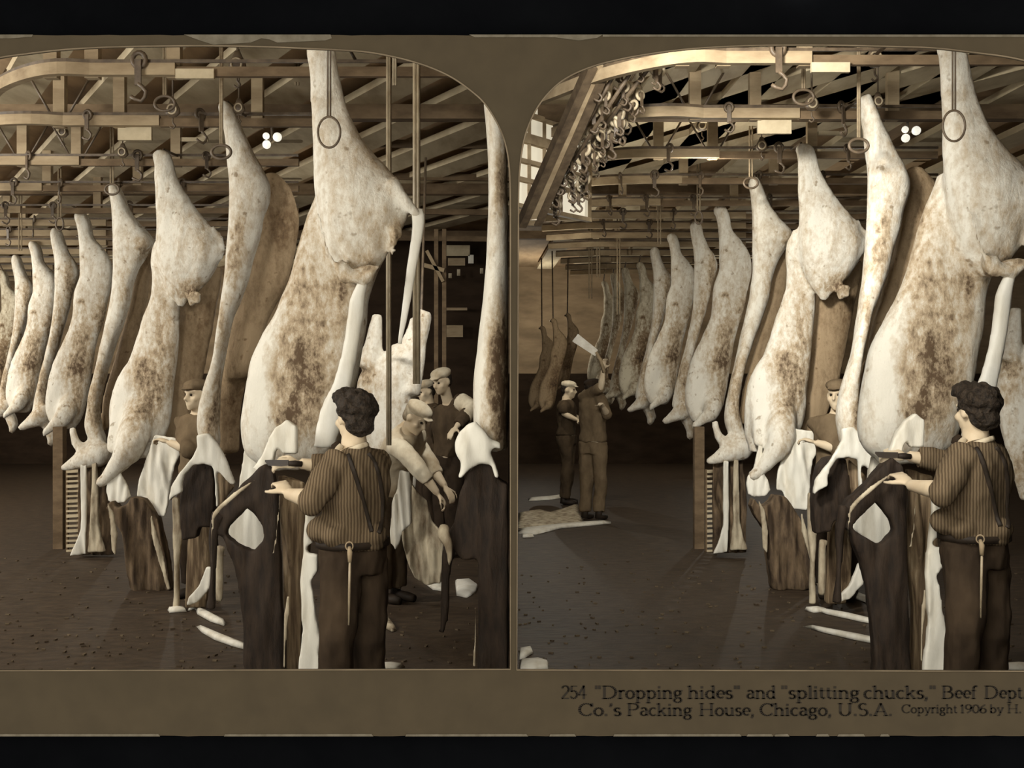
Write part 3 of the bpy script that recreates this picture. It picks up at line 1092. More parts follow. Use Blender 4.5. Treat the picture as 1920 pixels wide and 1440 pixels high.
# ---- C3
Y3 = 8.97
c3 = thing('beef_carcass', 'third carcass, broad pale side with one foreleg pointing down left, in the left picture', 'carcass', tuple(W(305, 285, Y3)), GRP)
b = MB()
b.prof(Y3, [(283, 296, 312), (292, 288, 325), (310, 292, 329), (345, 294, 340), (385, 296, 365), (420, 297, 392), (450, 296, 410), (475, 296, 418), (500, 300, 410), (530, 310, 392), (555, 322, 368), (575, 335, 350)], k=.6, yo=-.05)
b.prof(Y3, [(440, 292, 360), (465, 281, 355), (490, 279, 345), (520, 282, 335), (560, 278, 336), (600, 264, 335), (640, 250, 332), (680, 234, 326), (710, 216, 322), (740, 206, 318), (770, 202, 316), (800, 200, 312), (830, 201, 300), (860, 208, 285)], k=.5, yo=.06)
b.tube([W(268, 760, Y3 + .06), W(245, 835, Y3 - .16), W(222, 868, Y3 - .18), W(200, 895, Y3 - .18), W(184, 908, Y3 - .18)], [.15, .125, .075, .05, .035], 14, sub=3)
b.tube([W(232, 760, Y3 + .04), W(214, 826, Y3 - .08), W(206, 850, Y3 - .12)], [.1, .06, .03], 12, sub=2)
lumps(b, Y3, [(350, 555), (360, 568), (372, 552)], .028, 9, -.14, 3)
lumps(b, Y3, [(392, 420), (412, 455), (415, 480)], .03, 14, -.06, 4)
bm = rough(fuse(b, .022, 2), .014, (5, 5, 2), 6, .007)
meat(bm, Y3, [(305, 620, 22, 100, .22), (290, 720, 30, 60, .28), (395, 440, 20, 40, .15), (362, 550, 26, 22, .4), (268, 770, 30, 30, .25), (225, 760, 16, 80, -.2), (270, 690, 30, 40, .2)])
part('body', bm, M['flesh'], c3)
b = MB()
b.prof(Y3 + .25, [(500, 350, 418), (540, 335, 414), (580, 330, 406), (620, 325, 398), (660, 318, 390), (700, 312, 382), (740, 305, 372), (780, 296, 358), (815, 290, 345), (840, 285, 325)], k=.5)
bm = rough(fuse(b, .026, 4), .016, (5, 5, 2.5), 8, .006)
meat(bm, Y3, [(310, 800, 40, 40, -.3), (370, 600, 40, 80, .1)])
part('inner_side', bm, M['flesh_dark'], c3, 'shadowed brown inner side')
hook_part(c3, 305, 286, Y3)
t_ = twin(c3, Y3)
for ch in t_.children:
    if ch.name.startswith(('belly', 'inner_side')):
        ch.location.x += 0.15

# ---- C4
Y4 = 10.4
c4 = thing('beef_carcass', 'fourth carcass, narrow and curved like a blade, in the left picture', 'carcass', tuple(W(215, 345, Y4)), GRP)
b = MB()
b.prof(Y4, [(344, 208, 220), (355, 205, 228), (375, 209, 236), (400, 211, 246), (425, 212, 265), (445, 213, 286), (458, 213, 291), (475, 213, 277), (500, 213, 262), (530, 212, 251), (570, 206, 243), (610, 198, 229), (650, 189, 215), (690, 180, 202),
            (730, 170, 193), (770, 163, 188), (800, 160, 192), (830, 168, 200)], k=.75, kmin=.1)
b.tube([W(200, 838, Y4), W(182, 852, Y4 - .06), W(150, 864, Y4 - .1), W(128, 874, Y4 - .1), W(114, 879, Y4 - .1)], [.1, .13, .085, .05, .03], 14, sub=3)
b.tube([W(135, 800, Y4 - .06), W(142, 830, Y4 - .06), W(165, 850, Y4 - .06)], [.03, .05, .08], 10, sub=2)
bm = rough(fuse(b, .026, 3), .012, (4, 4, 2), 9, .005)
meat(bm, Y4, [(275, 470, 14, 18, .35), (240, 540, 8, 60, .12), (178, 760, 14, 60, .35), (196, 690, 8, 60, .2)])
part('body', bm, M['flesh'], c4)
b = MB()
b.prof(Y4 + .2, [(470, 262, 290), (520, 252, 282), (580, 240, 272), (640, 224, 258), (700, 205, 240), (760, 192, 222), (810, 186, 205)], k=.6)
bm = meat(rough(fuse(b, .03, 4), .016, (5, 5, 3), 10), Y4, [])
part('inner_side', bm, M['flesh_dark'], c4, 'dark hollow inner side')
hook_part(c4, 215, 347, Y4)
t_ = twin(c4, Y4)
for ch in t_.children:
    if ch.name.startswith(('belly', 'inner_side')):
        ch.location.x += 0.12

# ---- C5
Y5 = 12.2
c5 = thing('beef_carcass', 'fifth carcass, white flank mottled brown low on the ribs, in the left picture', 'carcass', tuple(W(150, 400, Y5)), GRP)
b = MB()
b.prof(Y5, [(397, 146, 158), (404, 140, 166), (420, 145, 172), (445, 149, 176), (462, 150, 190), (480, 150, 203), (500, 150, 210), (520, 149, 211), (545, 140, 206), (560, 138, 202), (600, 136, 194), (640, 120, 182), (680, 101, 176), (710, 92, 170),
            (740, 87, 164), (770, 86, 158), (790, 92, 150), (805, 100, 140)], k=.55, kmin=.1)
b.tube([W(140, 735, Y5 + .04), W(118, 782, Y5 - .18), W(98, 800, Y5 - .2), W(80, 815, Y5 - .2)], [.12, .105, .065, .035], 12, sub=3)
bm = rough(fuse(b, .028, 3), .012, (4, 4, 2), 11, .006)
meat(bm, Y5, [(150, 690, 26, 22, .42), (160, 640, 24, 60, .25), (195, 600, 12, 40, .3), (110, 740, 12, 40, -.2), (150, 745, 14, 40, .25), (158, 566, 8, 6, .4)])
part('body', bm, M['flesh'], c5)
hook_part(c5, 150, 400, Y5)
twin(c5, Y5)

# ---- C6
Y6 = 13.4
c6 = thing('beef_carcass', 'sixth carcass, a dark mottled side turned edge-on, in the left picture', 'carcass', tuple(W(106, 430, Y6)), GRP)
b = MB()
b.prof(Y6, [(428, 100, 112), (436, 95, 118), (455, 98, 122), (478, 102, 132), (495, 103, 143), (515, 103, 146), (545, 103, 138), (580, 101, 130), (620, 97, 118), (660, 88, 106), (700, 76, 96), (740, 68, 90), (775, 62, 92)], k=.8, kmin=.1)
b.tube([W(92, 765, Y6 - .05), W(72, 782, Y6 - .1), W(52, 795, Y6 - .1), W(35, 805, Y6 - .1)], [.11, .11, .07, .035], 12, sub=3)
b.tube([W(88, 790, Y6), W(100, 818, Y6), W(92, 835, Y6)], [.09, .08, .03], 10, sub=2)
bm = rough(fuse(b, .03, 3), .014, (4, 4, 2), 12, .006)
meat(bm, Y6, [(136, 530, 10, 50, .35), (112, 620, 12, 80, .3), (84, 730, 16, 60, .3), (108, 560, 6, 90, -.1)])
part('body', bm, M['flesh'], c6)
hook_part(c6, 106, 430, Y6)
twin(c6, Y6)

# ---- the rest repeat the fifth and sixth further off
REST = [('seventh', c5, 62, 455, 14.7, .95, True), ('eighth', c6, 31, 480, 15.9, .97, True), ('ninth', c5, 3, 508, 17.0, .86, True), ('tenth', c6, -24, 518, 18.0, .88, False),
        ('eleventh', c6, -46, 528, 19.0, .86, False), ('twelfth and farthest', c5, -64, 543, 20.0, .8, False)]
far_flesh = {}
for nm, src, px, py, Y, sc, left in REST:
    for right in (0, 1):
        if not right and not left:
            continue
        p = W(px + (1196 if right else 0), py + (-15 if right else 0), Y)
        o = place_copy(src, tuple(p), nm + ' carcass of the row, ' + ('small and brown, ' if nm not in ('seventh', 'eighth') else 'pale and slim, ') + 'in the ' + ('right' if right else 'left') + ' picture',
                       scale=(sc * 1.0, sc, sc), group=GRP if not right else GRP.replace('left', 'right'))
        hk = [ch for ch in o.children if ch.name.startswith('hook')][0]
        bpy.data.objects.remove(hk)
        ORG[o] = p.copy()
        hook_part(o, px + (1196 if right else 0), py + (-15 if right else 0), Y, 14 * Y / F if right else 0.0)
        nh = [ch for ch in o.children if ch.name.startswith('hook')][0]
        nh.data.transform(Matrix.Scale(1 / sc, 4))
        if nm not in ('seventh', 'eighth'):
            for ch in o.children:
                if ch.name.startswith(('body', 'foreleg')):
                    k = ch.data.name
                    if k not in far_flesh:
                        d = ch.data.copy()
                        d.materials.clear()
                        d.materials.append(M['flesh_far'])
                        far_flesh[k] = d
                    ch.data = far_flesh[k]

# ---- carcass being lowered, right part of the left picture
YB = 9.0
cb = thing('beef_carcass', 'pale carcass hung low with both hind feet up, behind the striped-shirt man in the left picture', 'carcass', tuple(W(750, 640, YB)), GRP)
b = MB()
b.tube([W(796, 582, YB), W(794, 598, YB), W(788, 640, YB), W(783, 690, YB), W(765, 735, YB)], [.06, .075, .055, .06, .12], 14, sub=3)
b.tube([W(776, 596, YB + .05), W(770, 630, YB + .05), W(755, 680, YB)], [.03, .05, .15], 12, sub=3)
b.tube([W(707, 588, YB), W(704, 620, YB), W(700, 650, YB), W(690, 690, YB)], [.045, .06, .075, .12], 12, sub=3)
b.prof(YB, [(645, 735, 775), (665, 715, 782), (690, 685, 780), (710, 672, 778), (740, 668, 776), (780, 672, 774), (820, 680, 776), (860, 690, 780), (900, 700, 780), (950, 715, 775)], k=.5)
bm = rough(fuse(b, .024, 3), .012, (4, 4, 2), 13, .005)
meat(bm, YB, [(690, 700, 16, 20, .4), (685, 740, 20, 30, .2), (720, 870, 60, 60, .15)])
part('body', bm, M['flesh'], cb)
hook_part(cb, 790, 586, YB)
twin(cb, YB)

# ---- carcass cut by the right edge of the left picture
Y0 = 5.1
c0 = thing('beef_carcass', 'tall carcass with a bright narrow rim at the right edge of the left picture', 'carcass', tuple(W(940, 20, Y0)), GRP)
b = MB()
b.prof(Y0, [(20, 905, 952), (100, 905, 954), (200, 908, 951), (270, 912, 952), (330, 914, 952), (380, 914, 952), (440, 913, 953), (500, 911, 953), (560, 907, 953), (610, 901, 953), (660, 896, 953), (710, 890, 953), (760, 888, 953), (800, 889, 953), (825, 893, 952), (845, 902, 954)], k=2.2, kmax=.26, kmin=.12)
bm = rough(fuse(b, .02, 3), .008, (5, 5, 2), 14, .004)
meat(bm, Y0, [(942, 350, 14, 70, .42), (942, 640, 22, 60, .5), (935, 720, 26, 60, .5), (940, 790, 24, 60, .5), (897, 740, 5, 130, -.3), (908, 480, 8, 200, -.3)])
part('body', bm, M['flesh'], c0)
hook_part(c0, 935, 30, Y0)

# ================================================================== HIDES
HG = 'cattle hides pulled down to the floor in the left picture'


def hide(name, label, Y, top, group=HG):
    return thing(name, label, 'hide', tuple(W(*top, Y)), group)


def hp(root, nm, Y, builds, mat, vox=.018, amp=.012, it=3, label=None, seed=0):
    b = MB()
    for kind, data, kw in builds:
        if kind == 'p':
            b.prof(Y, data, **kw)
        else:
            b.tube([W(x, y, Y + d) for x, y, d in data], [q * Y / F for q in kw.pop('r')], 12, sub=3, **kw)
    return part(nm, rough(fuse(b, vox, it), amp, (9, 9, 2.2), seed, amp * .4, (26, 26, 6)), M[mat], root, label)


# under the nearest carcass
YH = 5.15


def sk(root, nm, Y, polys, mat, label=None, **kw):
    return part(nm, sheet(Y, polys, **kw), M[mat], root, label)


h = hide('cow_hide', 'dark hide with one hanging leg below the nearest carcass in the left picture', YH, (495, 870))
sk(h, 'hair_side', YH, [[(498, 868), (515, 884), (522, 930), (524, 1010), (500, 1012), (494, 985), (466, 950), (432, 985), (418, 1006), (402, 1000), (398, 975), (412, 952), (445, 918), (478, 884)],
                        [(418, 998), (440, 1015), (476, 1034), (500, 1006), (524, 1000), (527, 1100), (531, 1180), (535, 1260), (540, 1375), (455, 1375), (460, 1250), (458, 1180), (450, 1110), (438, 1060), (425, 1030)]], 'hide_dark', thick=.07, vox=.014, amp=.035, seed=1)
hp(h, 'leg', YH, [('t', [(412, 960, 0), (401, 1010, 0), (400, 1060, 0), (398, 1100, 0), (396, 1143, 0)], dict(r=[15, 9, 8, 9, 11]))], 'hide_dark', seed=1)
hp(h, 'cut_edge', YH - .09, [('t', [(523, 925, 0), (521, 975, 0), (516, 1020, 0), (512, 1040, 0)], dict(r=[3, 3.2, 3.6, 4]))], 'hide_pale', vox=.012, amp=.004, label='pale cut edge')
hp(h, 'cut_edge', YH - .09, [('t', [(478, 900, 0), (440, 928, 0), (404, 962, 0), (398, 990, 0), (397, 1060, 0)], dict(r=[3, 5, 5, 3, 2.5]))], 'hide_pale', vox=.012, amp=.004, label='pale cut edge')
hp(h, 'cut_edge', YH - .09, [('t', [(540, 1115, 0), (538, 1150, 0), (535, 1180, 0), (533, 1255, 0)], dict(r=[3, 6, 4, 4]))], 'hide_pale', vox=.012, amp=.004, label='pale cut edge')
hp(h, 'shank', YH + .2, [('t', [(415, 1020, 0), (412, 1080, 0), (410, 1130, 0)], dict(r=[8, 7, 7]))], 'hide_pale', label='pale shank')
twin(h, YH)
h = hide('cow_hide', 'mottled streaked hide hanging left of the striped-shirt man in the left picture', YH + .14, (548, 925))
sk(h, 'hair_side', YH + .14, [[(524, 890), (572, 905), (578, 960), (581, 1030), (575, 1080), (567, 1140), (565, 1240), (576, 1375), (528, 1375), (533, 1240), (534, 1150), (530, 1060), (526, 990)]], 'hide_grain', thick=.06, amp=.045, fx=20, seed=2)
twin(h, YH + .14)
h = hide('loose_skin', 'bright white skin strip hanging beside the leg of the striped-shirt man in the left picture', YH - .14, (580, 940))
sk(h, 'inner_strip', YH - .14, [[(574, 940), (588, 950), (593, 975), (585, 985), (578, 1000), (590, 1018), (576, 1022), (575, 1036), (597, 1038), (596, 1070), (583, 1090), (589, 1120), (597, 1170), (602, 1200), (599, 1225), (612, 1255), (622, 1300), (630, 1375), (552, 1375), (560, 1250), (568, 1180), (563, 1090), (570, 1020)]], 'skin_white', thick=.04, amp=.02, seed=3)
twin(h, YH - .14)
h = hide('cow_hide', 'white inner skin showing through the gap of the dark nearest hide in the left picture', 5.7, (462, 820))
sk(h, 'inner_side', 5.7, [[(462, 830), (500, 840), (508, 985), (502, 1026), (478, 1044), (448, 1028), (412, 1000), (440, 950)]], 'skin_white', thick=.05, amp=.03, seed=4)
twin(h, 5.7)
h = hide('loose_skin', 'loose white skin folded down at the neck of the nearest carcass in the left picture', 5.22, (520, 790))
sk(h, 'fold', 5.22, [[(540, 786), (558, 800), (558, 852), (530, 850), (522, 834), (513, 866), (499, 866), (506, 880), (490, 887), (476, 877), (494, 850), (505, 820), (520, 800)]], 'skin_white', thick=.05, amp=.03, fx=10, seed=5)
twin(h, 5.22)
# under the second carcass
YG = 7.36
h = hide('cow_hide', 'dark oval hide under a white forked skin below the second carcass in the left picture', YG, (385, 830))
sk(h, 'hair_side', YG + .1, [[(362, 870), (382, 866), (400, 872), (404, 900), (405, 950), (399, 970), (401, 987), (376, 987), (371, 1007), (344, 1012), (339, 950), (344, 912), (350, 885)]], 'hide_dark', thick=.12, amp=.02, fx=7, seed=6)
sk(h, 'forked_skin', YG - .06, [[(370, 815), (392, 812), (412, 838), (425, 862), (442, 907), (435, 909), (410, 882), (400, 873), (382, 870), (362, 872), (347, 890), (342, 907), (344, 922), (325, 932), (316, 942), (321, 912), (336, 890), (350, 872), (362, 855), (370, 838)],
                                [(400, 868), (406, 868), (408, 910), (411, 951), (406, 951), (403, 910)]], 'skin_white', thick=.05, vox=.013, amp=.025, fx=9, seed=7, label='white forked inner skin')
sk(h, 'brown_fold', YG + .06, [[(402, 872), (420, 888), (441, 912), (427, 932), (412, 958), (406, 925)]], 'hide_grain', amp=.03, seed=8, label='brown streaked fold')
twin(h, YG)
h = hide('cow_hide', 'brown tongue-shaped hide hanging to the floor below the second carcass in the left picture', 7.9, (372, 985))
sk(h, 'hair_side', 7.9, [[(378, 960), (390, 990), (396, 1040), (394, 1100), (386, 1138), (350, 1138), (352, 1060), (356, 1005), (364, 985)]], 'hide_grain', thick=.1, amp=.04, seed=9)
sk(h, 'leg_strip', 7.95, [[(324, 930), (336, 935), (342, 1000), (336, 1060), (338, 1138), (326, 1138), (328, 1060), (324, 1000)]], 'hide_pale', thick=.05, seed=9, label='pale speckled leg strip')
sk(h, 'trailing_skin', 7.75, [[(388, 1062), (398, 1064), (396, 1100), (386, 1112), (372, 1128), (350, 1136), (356, 1118), (374, 1098)]], 'skin_white', thick=.05, seed=10, label='white skin end on the floor')
twin(h, 7.9, dy=-7)
# under the third carcass
h = hide('loose_skin', 'wide white skin hanging like a cloth below the third carcass in the left picture', 8.8, (295, 815))
sk(h, 'sheet', 8.8, [[(290, 815), (335, 822), (338, 850), (326, 875), (320, 912), (318, 945), (312, 968), (288, 966), (275, 950), (269, 932), (257, 930), (260, 900), (270, 870), (280, 845)]], 'skin_white', thick=.04, amp=.06, fx=9, seed=11)
twin(h, 8.8)
h = hide('loose_skin', 'small white skin flap left of the wide cloth-like skin in the left picture', 8.8, (224, 845))
sk(h, 'sheet', 8.8, [[(224, 845), (232, 850), (228, 886), (240, 910), (246, 930), (236, 941), (215, 944), (204, 938), (201, 920), (203, 905), (214, 890)]], 'skin_white', thick=.04, amp=.04, seed=12)
twin(h, 8.8)
h = hide('cow_hide', 'dark brown bulky hide standing on the floor below the third carcass in the left picture', 8.75, (265, 935))
sk(h, 'hair_side', 8.75, [[(212, 936), (224, 951), (244, 944), (250, 930), (272, 934), (285, 951), (300, 975), (310, 1020), (318, 1060), (326, 1105), (300, 1108), (248, 1108), (240, 1060), (235, 1000), (220, 978), (206, 952)]], 'hide_brown', thick=.14, vox=.016, amp=.06, fx=11, fz=1.2, seed=13)
sk(h, 'pale_edge', 8.6, [[(282, 958), (290, 985), (304, 1030), (322, 1104), (314, 1106), (298, 1050), (284, 1000)]], 'hide_pale', thick=.03, seed=14, label='pale torn edge')
sk(h, 'pale_edge', 8.6, [[(202, 940), (214, 960), (221, 1000), (218, 1040), (210, 1030), (209, 990)]], 'hide_pale', thick=.03, seed=15, label='pale torn edge')
twin(h, 8.75, dy=-4)
# under the fourth carcass
h = hide('cow_hide', 'streaked pale hide strips hanging below the fourth carcass in the left picture', 10.3, (180, 860))
sk(h, 'pale_strip', 10.25, [[(152, 868), (162, 868), (163, 960), (160, 1040), (133, 1041), (146, 1010), (152, 990)]], 'skin_white', thick=.04, seed=14)
sk(h, 'pale_strip', 10.25, [[(172, 866), (181, 866), (184, 980), (190, 1012), (198, 1034), (165, 1036), (170, 980)]], 'hide_pale', thick=.05, amp=.04, seed=15)
sk(h, 'hair_side', 10.4, [[(150, 862), (205, 866), (212, 930), (213, 1040), (150, 1041), (148, 940)]], 'hide_brown', thick=.05, amp=.08, fx=13, seed=16)
twin(h, 10.3, dy=-4)
# right part of the left picture
h = hide('cow_hide', 'pale pleated skin hanging below the bent worker in the left picture', 8.0, (752, 900))
sk(h, 'pleated_strip', 8.0, [[(750, 880), (768, 885), (772, 907), (773, 980), (754, 997), (751, 1015), (742, 1031), (732, 1020), (730, 995), (735, 940), (744, 918)]], 'skin_white', thick=.03, amp=.05, fx=24, fz=.6, seed=17)
sk(h, 'mottled_side', 8.2, [[(765, 900), (800, 940), (808, 977), (824, 992), (832, 1017), (830, 1050), (827, 1092), (800, 1096), (779, 1082), (764, 1050), (756, 1020), (753, 995)]], 'hide_pale', thick=.06, amp=.07, seed=18)
h = hide('cow_hide', 'black hide under a white skin collar at the right edge of the left picture', 5.0, (900, 800))
sk(h, 'hair_side', 5.0, [[(900, 862), (925, 866), (936, 900), (953, 905), (953, 1375), (893, 1375), (897, 1180), (898, 1040), (870, 1048), (852, 1030), (848, 1000), (856, 960), (864, 920), (880, 884)]], 'hide_dark', thick=.14, vox=.015, amp=.04, fx=7, seed=19)
hp(h, 'leg', 5.0, [('t', [(866, 985, -.02), (846, 1020, -.02), (837, 1080, 0), (834, 1140, 0), (828, 1190, 0)], dict(r=[18, 15, 8, 8, 6]))], 'hide_dark', seed=19)
sk(h, 'white_collar', 4.9, [[(892, 790), (874, 796), (861, 810), (853, 830), (854, 847), (860, 860), (865, 861), (864, 880), (857, 899), (867, 895), (883, 877), (901, 869), (922, 872), (925, 885), (930, 898), (936, 895), (928, 867), (920, 847), (924, 838), (938, 841), (938, 829), (922, 824), (903, 800)]], 'skin_white', thick=.05, vox=.011, amp=.03, fx=9, fz=4, seed=20, label='white inner skin folded over')
hp(h, 'pale_muzzle', 4.88, [('t', [(836, 984, 0), (832, 1002, 0), (842, 1022, 0), (843, 1060, 0)], dict(r=[8, 12, 9, 3]))], 'hide_pale', vox=.012, seed=21, label='pale spotted end')
hp(h, 'cut_edge', 4.9, [('t', [(897, 1030, 0), (893, 1090, 0), (892, 1160, 0), (889, 1250, 0)], dict(r=[2, 1.6, 2, 3]))], 'hide_pale', vox=.008, amp=.001, label='thin pale cut edge')

# skins and scraps lying flat on the floor
def floor_patch(pts, mat, label, tw=True, cat='skin'):
    g = [onz(x, y, 0.0) for x, y in pts]
    n = len(g)
    c = sum(g, Vector()) / n
    m = MB()
    vs = [p + Vector((0, 0, .004)) for p in g] + [p * .82 + c * .18 + Vector((0, 0, .03)) for p in g] + [c + Vector((0, 0, .04))] + [c + Vector((0, 0, .004))]
    fs = [(i, (i + 1) % n, (i + 1) % n + n, i + n) for i in range(n)] + [(i + n, (i + 1) % n + n, 2 * n) for i in range(n)] + [((i + 1) % n, i, 2 * n + 1) for i in range(n)]
    m.add(vs, fs)
    o = solo('floor_skin', m, M[mat], label, cat)
    if tw:
        r = twin(o, c.y, dy=0)
    return o


floor_patch([(364, 1118), (384, 1085), (396, 1078), (397, 1096), (390, 1112), (380, 1140), (352, 1146)], 'skin_white', 'white skin scrap at the foot of the hides in the left picture')
floor_patch([(366, 1143), (382, 1148), (404, 1160), (424, 1170), (420, 1175), (395, 1167), (370, 1153)], 'skin_white', 'upper pale strip lying on the floor in the left picture')
floor_patch([(368, 1176), (380, 1183), (404, 1195), (440, 1206), (466, 1216), (462, 1220), (436, 1213), (402, 1201), (378, 1187)], 'skin_white', 'lower long pale strip lying on the floor in the left picture')
floor_patch([(314, 1145), (345, 1143), (350, 1148), (318, 1150)], 'skin_white', 'short pale strip lying leftmost on the floor in the left picture')
floor_patch([(784, 1082), (800, 1085), (830, 1096), (832, 1110), (812, 1107), (792, 1092)], 'skin_white', 'pale skin on the floor below the bent worker in the left picture', False)
floor_patch([(853, 1090), (880, 1088), (897, 1100), (893, 1112), (875, 1122), (856, 1118)], 'fat', 'very white fat lump on the floor beside the black hide in the left picture', False)
floor_patch([(700, 1157), (725, 1158), (744, 1183), (735, 1186), (703, 1168)], 'hide_pale', 'small pale scraps on the floor right of the striped-shirt man in the left picture', False)
floor_patch([(690, 1252), (735, 1249), (760, 1252), (740, 1259), (700, 1260)], 'skin_white', 'pale scrap at the bottom edge below the striped-shirt man in the left picture')

# litter: bits on the dark floor
m = MB()
m.sm = False
r2 = random.Random(5)
for i in range(900):
    py = 1030 + 300 * r2.random() ** .8
    px = r2.uniform(-120, 950) if i % 2 else r2.uniform(972, 2050)
    g = onz(px, py, 0)
    s_ = r2.uniform(.005, .015)
    a = r2.uniform(0, 3.1)
    m.box(g + Vector((0, 0, .005)), (s_ * 2.2, s_, .009), Matrix.Rotation(a, 3, 'Z'))
o = part('floor_litter', m, noisy('floor_bits', (72, 60, 46), (122, 107, 84), (3, 3, 3), scale=2.0, lo=0.4, hi=0.75))
o['kind'] = 'stuff'
o['label'] = 'small pale bits littering the dark floor'

# ================================================================== PEOPLE
UP = Vector((0, 0, 1))


def frame(fwd, up=UP):
    f = Vector(fwd).normalized()
    r = f.cross(up).normalized()
    u = r.cross(f)
    return Matrix((r, f, u)).transposed()


def hand(mb, wr, d, n, side, s, curl):
    d = d.normalized()
    ac = d.cross(n).normalized()
    n = ac.cross(d).normalized()
    rot = Matrix((ac, d, n)).transposed()
    mb.ball(wr + d * .045 * s, (.041 * s, .056 * s, .018 * s), rot=rot)
    for k, (o_, L) in enumerate(((-.031, .066), (-.011, .08), (.011, .085), (.031, .077))):
        p = wr + d * .088 * s + ac * o_ * s * side
        pts = [wr + d * .05 * s + ac * o_ * .8 * s * side, p]
        dd = d.copy()
        for q in range(3):
            a = curl * (0.55 + .25 * q) + k * .05
            dd = (Matrix.Rotation(-a, 3, ac) @ dd)
            p = p + dd * L * s * (.45, .32, .25)[q]
            pts.append(p)
        mb.tube(pts, [.010 * s, .0098 * s, .0092 * s, .0085 * s, .0068 * s], 8)
    t0 = wr + d * .025 * s + ac * .03 * s * side
    t1 = t0 + (d * .55 + ac * .8 * side - n * .25).normalized() * .045 * s
    t2 = t1 + (d * .9 + ac * .25 * side - n * .45).normalized() * .035 * s
    t3 = t2 + (d * .9 - n * .5).normalized() * .026 * s
    mb.tube([t0, t1, t2, t3], [.014 * s, .012 * s, .0105 * s, .008 * s], 8)


def torso_rings(J, s, grow, z0, z1):
    """oval sections from below the hips to the neck"""
    P, C, N = J['pel'], J['che'], J['nek']
    hr = (J['hR'] - J['hL']).normalized()
    sr = (J['sR'] - J['sL']).normalized()
    L1, L2 = (C - P).length, (N - C).length
    R = []
    for t, hw, hd in ((-.10, .15, .11), (-.04, .165, .12), (.03, .165, .118), (.14, .146, .104), (.24, .152, .11), (.33, .172, .12), (.41, .182, .118), (.46, .175, .10), (.495, .13, .085), (.52, .066, .064), (.57, .056, .06)):
        if t < z0 or t > z1:
            continue
        tt = t / .52 * (L1 + L2)
        if tt < 0:
            c = P + (P - C).normalized() * (-tt)
            up = (C - P).normalized()
            f = 0
        elif tt < L1:
            c = P.lerp(C, tt / L1)
            f = tt / (L1 + L2)
            up = (C - P).normalized().lerp((N - C).normalized(), .5 * tt / L1)
        else:
            c = C + (N - C) * ((tt - L1) / L2)
            f = tt / (L1 + L2)
            up = (N - C).normalized()
        x = hr.lerp(sr, min(1, max(0, f)))
        x = (x - up * x.dot(up)).normalized()
        y = up.cross(x)
        ring = []
        for j in range(24):
            a = 2 * math.pi * j / 24
            ca, sa = math.cos(a), math.sin(a)
            ring.append(c + x * math.copysign(abs(ca) ** .9, ca) * (hw * s + grow) + y * math.copysign(abs(sa) ** .9, sa) * (hd * s + grow))
        R.append(ring)
    return R


